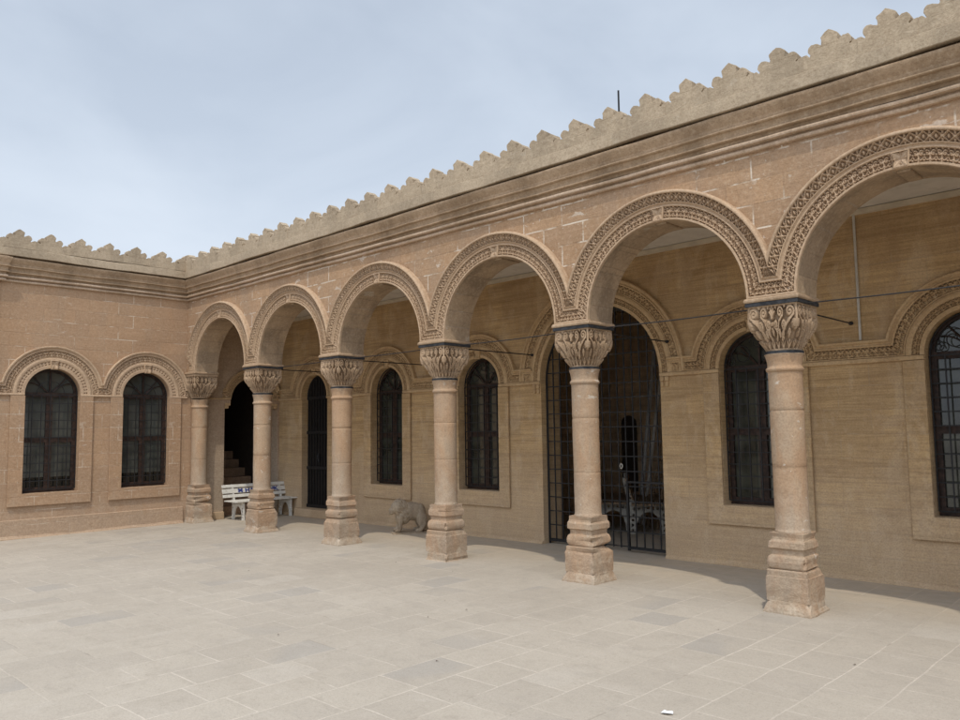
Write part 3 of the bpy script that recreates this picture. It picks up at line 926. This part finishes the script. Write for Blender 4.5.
mb.box(.36, .39, -.022, .010, .02, .94); mb.box(.36, .975, -.020, .012, .915, .94); mb.box(.36, .975, -.020, .012, .04, .065); mb.box(.945, .972, -.022, .010, .02, .94)
wk = put('wicket', mb.mesh('wicket', M['iron']), None, gate)
mb = MB(); mb.tube([(.30+.020*math.cos(2*PI*i/14), -.03, 1.14+.030*math.sin(2*PI*i/14)) for i in range(14)], .007, 6, closed=True)
put('ring_handle', mb.mesh('ring_handle', M['pipe']), None, wk)

# ================================================================== room behind the gate
room = empty('gate_room', (BAYC[3], YD+.42, 0))
tag(room, 'dim vaulted store room seen through the iron gate', 'room')
mb = MB()
mb.box(-3.2, -3.15, .002, 3.6, 0, 3.9); mb.box(1.30, 1.35, .002, 3.6, 0, 3.9); mb.box(-3.2, 1.35, 3.6, 3.66, 0, 3.9); mb.box(-3.2, 1.35, .002, 3.66, 3.9, 3.95)
put('room_wall', mb.mesh('room_wall', M['room']), None, room)
nl = arch_loop(-2.13, .17, .45, 1.72, .17)
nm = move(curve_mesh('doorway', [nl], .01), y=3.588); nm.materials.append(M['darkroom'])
put('doorway', nm, None, room)
# poles and a ladder leaning on the right
lad = empty('ladder', (7.36, 4.2, 0))
tag(lad, 'tall wooden ladder leaning in the store room behind the gate', 'ladder')
mb = MB()
top = Vector((.05, 1.0, 3.3))
for off in (Vector((0, 0, 0)), Vector((-.30, .20, 0))):
    mb = MB(); mb.tube([tuple(off), tuple(off*.8+top)], .028, 6)
    put('rail', mb.mesh('rail', M['ladder']), None, lad)
for k in range(1, 12):
    mb = MB(); f = k/12; a = top*f; b = Vector((-.30, .20, 0))*(1-.2*f)+top*f
    mb.tube([tuple(a), tuple(b)], .014, 6)
    put('rung', mb.mesh('rung', M['ladder']), None, lad)
for (px_, py_, tx, ty, h, r, lab, mt) in ((6.66, 4.75, .02, .7, 3.3, .035, 'grey metal pole leaning left of the ladder behind the gate', 'pole'),
                                          (6.84, 4.6, .03, .8, 3.0, .030, 'thin pale pole leaning nearest the ladder behind the gate', 'pipe')):
    mb = MB(); mb.tube([(0, 0, 0), (tx, ty, h)], r, 8)
    tag(put('leaning_pole', mb.mesh('leaning_pole', M[mt]), None, None, (px_, py_, 0)), lab, 'pole')

# ================================================================== columns
def rsq(hw, rad, n=5):
    """rounded square, counter-clockwise"""
    out = []
    for (cx, cy, a0) in ((1, -1, -90), (1, 1, 0), (-1, 1, 90), (-1, -1, 180)):
        for i in range(n):
            a = R(a0 + 90*i/(n-1)); out.append((cx*(hw-rad)+rad*math.cos(a), cy*(hw-rad)+rad*math.sin(a)))
    return out
def square_lathe(prof, seed=0, jit=0.):
    vs = []; fs = []; n = 20; rng = random.Random(seed)
    for (hw, rad, z) in prof:
        for (x, y) in rsq(hw, rad): vs.append((x+rng.uniform(-jit, jit), y+rng.uniform(-jit, jit), z+rng.uniform(-jit, jit)*.6))
    for i in range(len(prof)-1):
        for k in range(n): fs.append((i*n+k, i*n+(k+1) % n, (i+1)*n+(k+1) % n, (i+1)*n+k))
    fs.append(tuple(reversed(range(n)))); fs.append(tuple((len(prof)-1)*n+k for k in range(n)))
    return vs, fs
def base_mesh(seed):
    c = .008
    prof = [(.214, c, -.02), (.214, c, .014), (.206, .02, .045), (.194, .035, .082), (.189, .045, .104), (.189, c, .108), (.190, c, .2), (.189, c, .300), (.186, c, .318),
            (.181, c, .322), (.181, c, .366), (.176, c, .376)]
    for i in range(9):   # cushion
        a = -90 + 180*i/8
        prof.append((.150+.030*math.cos(R(a)), .012+.016*math.cos(R(a)), .440+.060*math.sin(R(a))))
    prof += [(.146, c, .504), (.144, c, .520), (.146, c, .552), (.160, c, .560), (.166, c, .566), (.167, c, .618), (.163, c, .630), (.156, c, .640), (.151, c, .660), (.152, c, .692), (.150, c, .700)]
    vs, fs = square_lathe(prof, seed, .0022)
    rng = random.Random(seed+50)
    vs = [list(v) for v in vs]
    # knocked-off corners
    for _ in range(7):
        ci = rng.choice(((1,-1),(-1,-1),(1,1))); zc = rng.choice((.02, .06, .31, .37, .44, .60, .64)); rad = rng.uniform(.03, .06)
        for v in vs:
            hw_ = max(abs(v[0]), abs(v[1]))
            p = (ci[0]*hw_, ci[1]*hw_, zc)
            d = math.dist(v, p)
            if d < rad:
                f = (1-d/rad)*rng.uniform(.10, .2); v[0] *= 1-f; v[1] *= 1-f
    me = mesh('column_base', vs, fs, M['base'])
    bm = bmesh.new(); bm.from_mesh(me)
    es = [e for e in bm.edges if e.calc_length() > .05]
    bmesh.ops.subdivide_edges(bm, edges=es, cuts=9, use_grid_fill=True)
    for v in bm.verts:
        q = v.co*11 + Vector((seed*9.1, 0, 0)); q2 = v.co*34 + Vector((0, seed*5.3, 0))
        a = mnoise.noise(q); c_ = mnoise.noise(q2)
        d = .004*a + .0028*c_ - .016*max(0, a*.7+c_*.5-.38)
        r_ = Vector((v.co.x, v.co.y, 0)); r_.normalize()
        v.co += r_*d + Vector((0, 0, .002*c_))
        if v.co.z < .06:      # uneven mortar skirt
            v.co += r_*(.012*max(0, mnoise.noise(v.co*7+Vector((seed, 3, 0)))))
    bm.to_mesh(me); bm.free()
    for p in me.polygons: p.use_smooth = False
    return me
BASES = [base_mesh(s) for s in range(4)]

def shaft_mesh(seed):
    rng = random.Random(seed)
    prof = [(.150, .695), (.152, .70), (.152, .712), (.147, .722)]
    js = [1.20+rng.uniform(-.05, .1), 1.68+rng.uniform(-.08, .12)]
    zs = [.73 + (2.135-.73)*i/50 for i in range(51)]
    for z in zs:
        r = .1455 + .004*(z-.7)/1.4
        prof.append((r + rng.uniform(-.0006, .0006), z))
    for j in js: prof += [(.1455, j-.003), (.1445, j-.001), (.1445, j+.001), (.1455, j+.003)]
    prof.sort(key=lambda p: p[1])
    prof += [(.150, 2.140), (.160, 2.146), (.166, 2.158), (.166, 2.170), (.160, 2.180), (.152, 2.186), (.151, 2.205), (.154, 2.235), (.160, 2.262), (.166, 2.282), (.170, 2.296)]
    m_ = MB().lathe(prof, 40); me = m_.mesh('column_shaft', M['column'])
    for v in me.vertices:
        a = math.atan2(v.co.y, v.co.x); f = 1 + .006*math.sin(3*a+seed+v.co.z*5) + .004*math.sin(7*a+v.co.z*11+seed*2)
        if v.co.z < 2.13: v.co.x *= f; v.co.y *= f
    for p in me.polygons: p.use_smooth = abs(p.normal.z) < .5
    return me
SHAFTS = [shaft_mesh(s) for s in range(4)]

# basket capital
def capital_mesh():
    nf, nv = 96, 72
    s_ = []
    def mir(pts): return [(-a, b) for (a, b) in pts]
    def add(pts, w, both=True):
        s_.append((pts, w))
        if both: s_.append((mir(pts), w))
    # rows of curling tendrils, stems between them and a short fringe of leaves
    def curl(c, v, r, sg, ph, w):
        s_.append((spiral(c, v, .015, r, ph, 1.45, 44, sx=sg), w))
    for k in range(5):
        c = -.80 + .40*k; sg = 1 if k < 2 else -1
        if k == 2:
            for a in (-60, -30, 0, 30, 60):
                t_ = R(90-a); s_.append((poly_pts([(.04*math.cos(t_), .74+.04*math.sin(t_)), (.15*math.cos(t_), .74+.20*math.sin(t_))], .02), .024))
            s_.append(([(0, .72)], .05)); continue
        curl(c, .82, .135, sg, .9, .025)
        e = .9 + 1.45*2*PI
        s_.append((poly_pts([(c+sg*.135*math.cos(e), .82+.135*math.sin(e)), (c+sg*.05, .62), (c*.72, .44), (c*.55, .30)], .02), .027))
    for k in range(4):
        c = -.57 + .38*k; sg = -1 if k < 2 else 1
        curl(c, .545, .105, sg, 2.4, .024)
        s_.append((poly_pts([(c, .44), (c*.9+.05*sg, .34), (c*.8, .22)], .02), .026))
    for c, v in ((-.93, .56), (.93, .56), (-.36, .36), (.36, .36), (0, .40), (-.80, .36), (.80, .36)):
        s_.append((poly_pts([(c, v-.06), (c, v+.05)], .02), .036)); s_.append((poly_pts([(c-.05, v), (c, v+.06), (c+.05, v)], .02), .018))
    for k in range(6):
        c = -.85 + .34*k
        for a in (-38, 0, 38):
            t_ = R(90-a); s_.append((poly_pts([(c, .03), (c+.16*math.cos(t_), .03+.17*math.sin(t_))], .02), .022))
    for c, v, r_ in ((-.20, .93, .02), (.20, .93, .02), (-.61, .95, .025), (.61, .95, .025), (-.20, .62, .022), (.20, .62, .022), (0, .56, .03), (-.76, .62, .02), (.76, .62, .02), (-.55, .26, .022), (.55, .26, .022), (-.18, .24, .02), (.18, .24, .02)):
        s_.append(([(c, v)], r_+.012))
    s_.append((poly_pts([(-1, .985), (1, .985)], .02), .018)); s_.append((poly_pts([(-1, .01), (1, .01)], .02), .018))
    for x_ in (-1, 1): s_.append((poly_pts([(x_, .45), (x_, .95)], .02), .03))
    F = field(s_, nf, nv, -1, 1, 0, 1, 1., .028, wrap=False)
    vs = []; n = nf*4; so_ = []
    for j in range(nv):
        v = j/(nv-1)
        g = min(1., v/.62); g = g*g*(3-2*g)*.65 + g*.35
        hw = .155 + (.232-.155)*g
        hw += .006*math.sin(PI*min(1, v*1.1))
        k_ = g                       # 0 round -> 1 square
        z = 2.332 + .412*v
        for q in range(4):
            for i in range(nf):
                s = -1 + 2*(i/(nf))
                ang = -PI/4 + (s+1)/2*PI/2 + q*PI/2 - PI/2 + 0
                rr_c = hw
                # square with softened corners
                ca, sa = math.cos(ang), math.sin(ang)
                e = 2 + 10*k_
                rr_s = hw/((abs(ca)**e + abs(sa)**e)**(1/e))
                r = rr_s
                h = F[min(nf-1, i), j]
                d = .048*(.5+.5*min(1, v*2.5))
                r2 = r - d*(1-h) + (.010*abs(s)**4*g if True else 0)
                vs.append((r2*ca, r2*sa, z)); so_.append(1-h)
    fs = []
    for j in range(nv-1):
        for i in range(n): fs.append((j*n+i, j*n+(i+1) % n, (j+1)*n+(i+1) % n, (j+1)*n+i))
    fs.append(tuple(reversed(range(n)))); fs.append(tuple((nv-1)*n+i for i in range(n)))
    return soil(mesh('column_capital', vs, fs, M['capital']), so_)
CAPITAL = capital_mesh()
vs, fs = square_lathe([(.232, .006, 2.776), (.250, .006, 2.780), (.256, .010, 2.790), (.256, .014, 2.806), (.248, .012, 2.816), (.240, .01, 2.8195)], 3, .0012)
ABACUS = mesh('abacus', vs, fs, M['capital'])
vs, fs = square_lathe([(.236, .012, 2.742), (.247, .010, 2.743), (.247, .010, 2.775), (.236, .012, 2.777)], 3, 0)
STRAP_T = mesh('iron_strap', vs, fs, M['strap'])
STRAP_N = MB().lathe([(.150, 2.304), (.171, 2.305), (.171, 2.331), (.150, 2.3325)], 36).mesh('neck_strap', M['strap'], False)
RING = MB().lathe([(.160, 2.2955), (.172, 2.296), (.174, 2.300), (.170, 2.3045), (.150, 2.3055)], 36).mesh('neck_ring', M['capital'], True)

col_labels = {0: 'engaged corner column where the arcade meets the side wing',
              1: 'sandstone column standing in front of the white bench',
              2: 'sandstone column between the dark narrow door and the lion, third from the corner',
              3: 'sandstone column standing beside the small stone lion',
              4: 'sandstone column standing in front of the iron lattice gate',
              5: 'largest nearest sandstone column, at the right of the photo',
              6: 'last sandstone column, carrying the right end of the nearest arch'}
for i in range(NBAY+1):
    c = empty('arcade_column', (i*P, 0, 0))
    tag(c, col_labels[i], 'column', 'carved columns of the arcade')
    inst('base', BASES[(i*3+1) % 4], c); inst('shaft', SHAFTS[(i+1) % 4], c)
    cap = inst('capital', CAPITAL, c, None, 0 if i % 2 else PI)
    inst('neck_ring', RING, cap)
    if i != 0: inst('neck_strap', STRAP_N, cap); inst('top_strap', STRAP_T, cap)
    else:
        vs, fs = square_lathe([(.236, .012, 2.742), (.243, .010, 2.743), (.243, .010, 2.775), (.236, .012, 2.777)], 3, 0)
        put('top_moulding', mesh('top_moulding', vs, fs, M['capital']), None, cap)
    inst('abacus', ABACUS, c)

# iron ties
nm_ = {1: 'first', 2: 'second', 3: 'third', 4: 'fourth', 5: 'fifth'}
lab_x = ['thin iron tie crossing the corner arch', 'thin iron tie rod spanning the arch left of the dark door column', 'thin iron tie spanning the arch over the lion window',
         'thin iron tie spanning the arch left of the gate column', 'thin iron tie spanning the arch right of the gate column', 'thin iron tie spanning the nearest arch at the right']
lab_c = {1: 'iron anchor rod from the bench column back to the inner wall', 2: 'iron anchor rod from the column left of the lion to the inner wall',
         3: 'iron anchor rod from the column beside the lion to the inner wall', 4: 'iron anchor rod from the gate column back to the inner wall',
         5: 'iron anchor rod with a knob, from the nearest column to the inner wall'}
for i in range(1, NBAY):
    mb = MB(); a = Vector((i*P+.25, -.02, 2.752)); b = Vector(((i+1)*P-.25, -.02, 2.752))
    pts = [tuple(a.lerp(b, k/10) - Vector((0, 0, .010*math.sin(PI*k/10)))) for k in range(11)]
    mb.tube(pts, .0065, 6)
    tag(put('tie_rod', mb.mesh('tie_rod', M['cable'])), lab_x[i], 'tie rod', 'iron tie rods along the arcade')
for i in range(1, NBAY):
    t_ = empty('anchor_rod', (i*P, .24, 2.752))
    tag(t_, lab_c[i], 'anchor rod', 'iron rods tying the columns to the inner wall')
    mb = MB(); mb.tube([(0, 0, 0), (0, YD-.24-.02, 0)], .008, 8)
    put('rod', mb.mesh('rod', M['cable']), None, t_)
    mb = MB(); mb.lathe([(.008, -.02), (.022, -.014), (.026, 0), (.022, .014), (.008, .02)], 10)
    put('knob', mb.mesh('knob', M['cable'], True), None, t_, (0, YD-.24-.025, 0))

# antenna on the roof
mb = MB(); mb.tube([(0, 0, 0), (0, 0, .95)], .012, 6); mb.tube([(0, 0, .12), (.12, .02, .0)], .007, 6)
tag(put('antenna_rod', mb.mesh('antenna_rod', M['iron']), None, None, (9.45, .27, 4.555)), 'short dark rod sticking up behind the parapet crest', 'rod')

# ================================================================== bench
def holed_leg(name, half):
    """cast end frame of a bench: two splayed perforated legs joined by an arch, in local (x = depth, z)"""
    out = [(-.02, 0), (.05, 0), (.065, .10), (.095, .19), (.15, .245), (.21, .262), (.27, .245), (.325, .19), (.352, .10), (.36, 0), (.43, 0), (.425, .12), (.415, .24), (.42, .318), (.40, .345),
           (.06, .345), (.03, .43), (-.01, .55), (-.035, .66), (-.085, .66), (-.065, .53), (-.03, .40), (-.01, .30), (-.01, .18)]
    holes = []
    def h(cx, cz, r): holes.append([(cx+r*math.cos(2*PI*k/10), cz+r*math.sin(2*PI*k/10)) for k in range(10)])
    for z_ in (.045, .105, .165, .225): h(.020+.12*max(0, z_-.1), z_, .017); h(.393-.06*max(0, z_-.1), z_, .017)
    for (a, b) in ((.045, .295), (.10, .298), (.155, .304), (.21, .306), (.265, .304), (.32, .298), (.372, .295)): h(a, b, .016)
    for (a, b) in ((.0, .42), (-.025, .50), (-.045, .58)): h(a, b, .014)
    me = curve_mesh(name, [out]+holes, half)
    me.materials.append(M['white']); return me
LEG = holed_leg('bench_leg', .016)

def slat(cx, cz, w, t, tilt, y0, y1, name):
    mb = MB(); ca, sa = math.cos(tilt), math.sin(tilt)
    mb.obox((cx, (y0+y1)/2, cz), (ca*w/2, 0, sa*w/2), (0, (y1-y0)/2, 0), (-sa*t/2, 0, ca*t/2))
    me = mb.mesh(name, M['white']); bevel_mesh(me, .006, 2); me.materials.clear(); me.materials.append(M['white']); return me
SEATS = [slat(.055+.092*k, .357, .082, .022, R(-1.5), -.72, .72, 'seat_slat') for k in range(5)]
BACKS = []
for k, (z_, wd) in enumerate(((.445, .062), (.538, .090), (.630, .062))):
    xx = .010 - .30*(z_-.40)
    BACKS.append(slat(xx+.025, z_, wd, .020, R(106), -.75, .75, 'back_slat'))

def bench(name, loc, rotz, label, group, text, leg=None, seats=None, backs=None):
    b = empty(name, loc, rotz)
    tag(b, label, 'bench', group)
    for yy in (-.52, .52): inst('leg', leg or LEG, b, (0, yy, 0))
    for s in seats or SEATS: inst('seat_slat', s, b)
    for k, s in enumerate(backs or BACKS):
        o = inst('back_slat', s, b)
        if text and k == 1:
            tm = text_mesh('lettering', 'HALKBANK', .118, .0015)
            w_ = max(v.co.x for v in tm.vertices); h_ = max(v.co.z for v in tm.vertices)
            tm.transform(Matrix.Diagonal((.75/w_, 1, .074/h_, 1)))
            tm.materials.append(M['blue'])
            tx = put('lettering', tm, None, o)
            n_ = Vector((math.cos(R(16)), 0, math.sin(R(16))))
            x_ = Vector((0, 1, 0)); z__ = Vector((-math.sin(R(16)), 0, math.cos(R(16))))
            c = Vector((.010-.30*(.538-.40)+.025, 0, .538)) + n_*.0125
            org = c + x_*(-.27) + z__*(-.037)
            mat = Matrix((( x_.x, -n_.x, z__.x, org.x), (x_.y, -n_.y, z__.y, org.y), (x_.z, -n_.z, z__.z, org.z), (0, 0, 0, 1)))
            tx.matrix_local = mat
            # small emblem of four blue lozenges in front of the word
            mb = MB()
            for (a, q) in ((-.030, .020), (.030, .020), (-.030, -.020), (.030, -.020), (0., 0.)):
                for kx in (0,):
                    bb = len(mb.v)
                    for (p_, r_) in ((-.030, 0), (0, -.024), (.030, 0), (0, .024)):
                        mb.v.append((a+p_, 0, q+r_+.034))
                    mb.f.append((bb, bb+1, bb+2, bb+3))
            em = put('emblem', mb.mesh('emblem', M['blue']), None, o)
            m2 = mat.copy(); org2 = c + x_*(-.37) + z__*(-.034) + n_*.001
            m2[0][3], m2[1][3], m2[2][3] = org2
            em.matrix_local = m2
    return b
bench('slatted_bench', (.085, 1.19, 0), 0, 'white slatted bench with blue lettering on its backrest, in the corner of the portico', None, True)
def dull(me, m):
    c = me.copy(); c.materials.clear(); c.materials.append(M[m]); return c
LEG_D = dull(LEG, 'oldwhite'); SEATS_D = [dull(q, 'ladder') for q in SEATS]; BACKS_D = [dull(q, 'ladder') for q in BACKS]
bench('slatted_bench', (6.95, 4.06, 0), R(33), 'slatted bench with white pierced legs stored behind the gate, right of the gate column', 'benches stored behind the gate', False, LEG_D, SEATS_D, BACKS_D).scale = (1.32, 1.32, 1.32)
bench('slatted_bench', (6.34, 3.95, 0), R(35), 'slatted bench with white pierced legs stored behind the gate, partly hidden by the gate column', 'benches stored behind the gate', False, LEG_D, SEATS_D, BACKS_D).scale = (1.32, 1.32, 1.32)

# ================================================================== stone lion (faces the wing, body runs towards the nearer column)
def lion():
    import mathutils
    bm = bmesh.new()
    def ell(c, r, rot=(0, 0, 0)):
        m = Matrix.Translation(c) @ mathutils.Euler([R(a) for a in rot]).to_matrix().to_4x4() @ Matrix.Diagonal((*r, 1))
        bmesh.ops.create_icosphere(bm, subdivisions=3, radius=1, matrix=m)
    def limb(p0, p1, r0, r1, n=6):
        for i in range(n+1):
            f = i/n; c = Vector(p0).lerp(Vector(p1), f); r = r0+(r1-r0)*f
            ell(c, (r, r, r*1.1))
    # local: head towards -x
    ell((.40, 0, .33), (.26, .135, .145), (0, 3, 0)); ell((.56, 0, .28), (.13, .15, .17)); ell((.22, 0, .30), (.15, .14, .17)); ell((.14, 0, .24), (.10, .115, .13))
    ell((.10, -.01, .40), (.135, .135, .125)); ell((.17, 0, .38), (.14, .135, .14))                       # mane
    ell((.03, -.01, .395), (.095, .095, .09)); ell((-.045, -.01, .355), (.062, .062, .050)); ell((-.05, -.01, .318), (.048, .052, .026))  # skull, muzzle, jaw
    ell((.075, -.085, .482), (.026, .020, .030)); ell((.075, .050, .482), (.026, .020, .030))           # ears
    ell((.012, -.062, .418), (.016, .016, .013)); ell((.012, .020, .418), (.016, .016, .013)); ell((-.055, -.025, .392), (.015, .020, .014))
    for k in range(9):
        a = -1.1 + k*.29
        ell((.10+.03*math.cos(k*2.1), -.115*math.sin(a)-.01, .40+.105*math.cos(a)), (.032, .026, .034))
    for s in (-1, 1):
        limb((.15, s*.085, .26), (.115, s*.092, .10), .056, .046); limb((.115, s*.092, .10), (.095, s*.092, .05), .046, .042)
        ell((.065, s*.092, .048), (.060, .044, .034))
        ell((.58, s*.105, .20), (.115, .062, .125)); limb((.62, s*.12, .14), (.55, s*.125, .06), .052, .04); ell((.50, s*.125, .045), (.075, .040, .032))
    limb((.66, .02, .24), (.69, .09, .06), .022, .018, 8)
    me = bpy.data.meshes.new('lion_body'); bm.to_mesh(me); bm.free()
    o = bpy.data.objects.new('tmp', me); COL.objects.link(o)
    md = o.modifiers.new('r', 'REMESH'); md.mode = 'VOXEL'; md.voxel_size = .011
    ms = o.modifiers.new('s', 'SMOOTH'); ms.factor = .5; ms.iterations = 2
    bpy.context.view_layer.update()
    out = bpy.data.meshes.new_from_object(o.evaluated_get(bpy.context.evaluated_depsgraph_get()))
    bpy.data.objects.remove(o)
    for v in out.vertices:      # chisel marks in the mane, worn surface
        c = v.co
        if .02 < c.x < .30 and c.z > .22: v.co += v.normal*(.011*math.sin(c.z*85+c.x*50)*math.sin(c.y*60+c.x*40))
        v.co += v.normal*(.002*math.sin(c.x*130)*math.sin(c.z*110+c.y*90))
    out.materials.clear(); out.materials.append(M['lion']); out.shade_smooth()
    return out
ln = empty('stone_lion', (4.30, 1.20, .0), R(60))
tag(ln, 'small weathered stone lion standing on a low slab against the inner wall', 'lion statue')
put('body', lion(), None, ln)
ln.scale = (.78, .92, 1.05)
mb = MB(); mb.box(-.04, .78, -.17, .17, -.02, .022)
put('slab', bevel_mesh(mb.mesh('slab', M['lion']), .012, 2), None, ln)

# ================================================================== ground and litter
mb = MB(); S = 400.
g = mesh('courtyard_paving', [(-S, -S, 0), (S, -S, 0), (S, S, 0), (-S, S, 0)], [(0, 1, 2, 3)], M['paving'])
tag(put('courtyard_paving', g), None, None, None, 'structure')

rng = random.Random(11)
def scrap(n, s, seed):
    r = random.Random(seed); vs = [(0, 0, .012)]
    for k in range(n):
        a = 2*PI*k/n; d = s*r.uniform(.45, 1.0); vs.append((d*math.cos(a), d*.55*math.sin(a), .003+r.uniform(0, .014)))
    return mesh('scrap', vs, [(0, 1+k, 1+(k+1) % n) for k in range(n)])
me = scrap(8, .055, 3); me.materials.append(M['paper'])
tag(put('paper_scrap', me, None, None, (11.81, -3.01, .004), .5), 'crumpled white scrap of paper on the paving near the bottom edge', 'paper')
leafm = [scrap(6, .030, 40+k) for k in range(4)]
for m_ in leafm: m_.materials.append(M['leaf'])
for k in range(15):
    o = inst('dry_leaf', leafm[k % 4], None, (rng.uniform(5, 13), -.35 - 4.5*rng.random()**2, .002), rng.uniform(0, 6))
    s_ = rng.uniform(.35, .8); o.scale = (s_, s_, s_)
    tag(o, 'tiny dry brown leaf fragment lying on the courtyard paving', 'leaf', 'dry leaf fragments scattered over the paving')

# ================================================================== camera
cam = bpy.data.cameras.new('camera'); co = bpy.data.objects.new('camera', cam); COL.objects.link(co)
cam.sensor_width = 36.; cam.lens = 787.473/960*36; cam.clip_end = 2000; cam.clip_start = .05
yw, pt, rl = R(43.887), R(5.093), R(-.809)
F_ = Vector((-math.sin(yw)*math.cos(pt), math.cos(yw)*math.cos(pt), math.sin(pt)))
R_ = Vector((math.cos(yw), math.sin(yw), 0)); U_ = R_.cross(F_)
R2 = R_*math.cos(rl) + U_*math.sin(rl); U2 = -R_*math.sin(rl) + U_*math.cos(rl)
co.matrix_world = Matrix(((R2.x, U2.x, -F_.x, 14.321), (R2.y, U2.y, -F_.y, -7.144), (R2.z, U2.z, -F_.z, 1.65), (0, 0, 0, 1)))
scene.camera = co

# ================================================================== light
d = Vector((-.33, .385, -1.)).normalized()           # travel of the sunlight
sun = bpy.data.lights.new('sun', 'SUN'); sun.energy = 1.9; sun.angle = R(.9); sun.color = (1., .94, .83)
so = bpy.data.objects.new('sun', sun); COL.objects.link(so)
so.rotation_euler = d.to_track_quat('-Z', 'Y').to_euler()
el = math.asin(-d.z); az = math.atan2(-d.x, -d.y)     # azimuth measured from +y towards +x
w = bpy.data.worlds.new('World'); scene.world = w; w.use_nodes = True
nt = w.node_tree; nt.nodes.clear()
def N(t, **k):
    n = nt.nodes.new('ShaderNode'+t)
    for a, b in k.items(): setattr(n, a, b)
    return n
out = N('OutputWorld'); bg = N('Background'); nt.links.new(bg.outputs[0], out.inputs[0])
sky = N('TexSky', sky_type='NISHITA', sun_disc=False); sky.sun_elevation = el; sky.sun_rotation = az
sky.altitude = 900; sky.air_density = 1.2; sky.dust_density = 3.5; sky.ozone_density = 1.4
tc = N('TexCoord'); mp = N('Mapping'); mp.inputs['Scale'].default_value = (1.0, 1.3, 2.6)
nt.links.new(tc.outputs['Generated'], mp.inputs[0])
no = N('TexNoise'); nt.links.new(mp.outputs[0], no.inputs[0]); no.inputs['Scale'].default_value = 1.9; no.inputs['Detail'].default_value = 6; no.inputs['Roughness'].default_value = .5
no.inputs['Distortion'].default_value = .4
mr = N('MapRange'); nt.links.new(no.outputs[0], mr.inputs[0]); mr.inputs[1].default_value = .36; mr.inputs[2].default_value = .66; mr.inputs[3].default_value = .62; mr.inputs[4].default_value = .86
sp = N('SeparateXYZ'); nt.links.new(tc.outputs['Generated'], sp.inputs[0])
hz = N('MapRange'); nt.links.new(sp.outputs[2], hz.inputs[0]); hz.inputs[1].default_value = .0; hz.inputs[2].default_value = .65; hz.inputs[3].default_value = .30; hz.inputs[4].default_value = -.12
ad = N('Math', operation='ADD', use_clamp=True); nt.links.new(mr.outputs[0], ad.inputs[0]); nt.links.new(hz.outputs[0], ad.inputs[1])
mx = N('Mix', data_type='RGBA'); nt.links.new(ad.outputs[0], mx.inputs[0]); nt.links.new(sky.outputs[0], mx.inputs[6]); mx.inputs[7].default_value = (7.3, 8.15, 9.3, 1)
# added glow: haze round the unseen sun, boosted to fill the shadows
dp = N('VectorMath', operation='DOT_PRODUCT'); nt.links.new(tc.outputs['Generated'], dp.inputs[0]); dp.inputs[1].default_value = tuple(-d)
gl = N('MapRange', interpolation_type='SMOOTHSTEP'); nt.links.new(dp.outputs['Value'], gl.inputs[0]); gl.inputs[1].default_value = .25; gl.inputs[2].default_value = 1.; gl.inputs[3].default_value = 1.; gl.inputs[4].default_value = 2.35
sc_ = N('VectorMath', operation='SCALE'); nt.links.new(mx.outputs[2], sc_.inputs[0]); nt.links.new(gl.outputs[0], sc_.inputs['Scale'])
nt.links.new(sc_.outputs[0], bg.inputs[0]); bg.inputs[1].default_value = .10

scene.view_settings.view_transform = 'Standard'; scene.view_settings.look = 'None'
scene.view_settings.exposure = 0; scene.view_settings.gamma = 1
scene.render.engine = 'CYCLES'
scene.cycles.max_bounces = 8; scene.cycles.diffuse_bounces = 5
scene.cycles.use_denoising = True
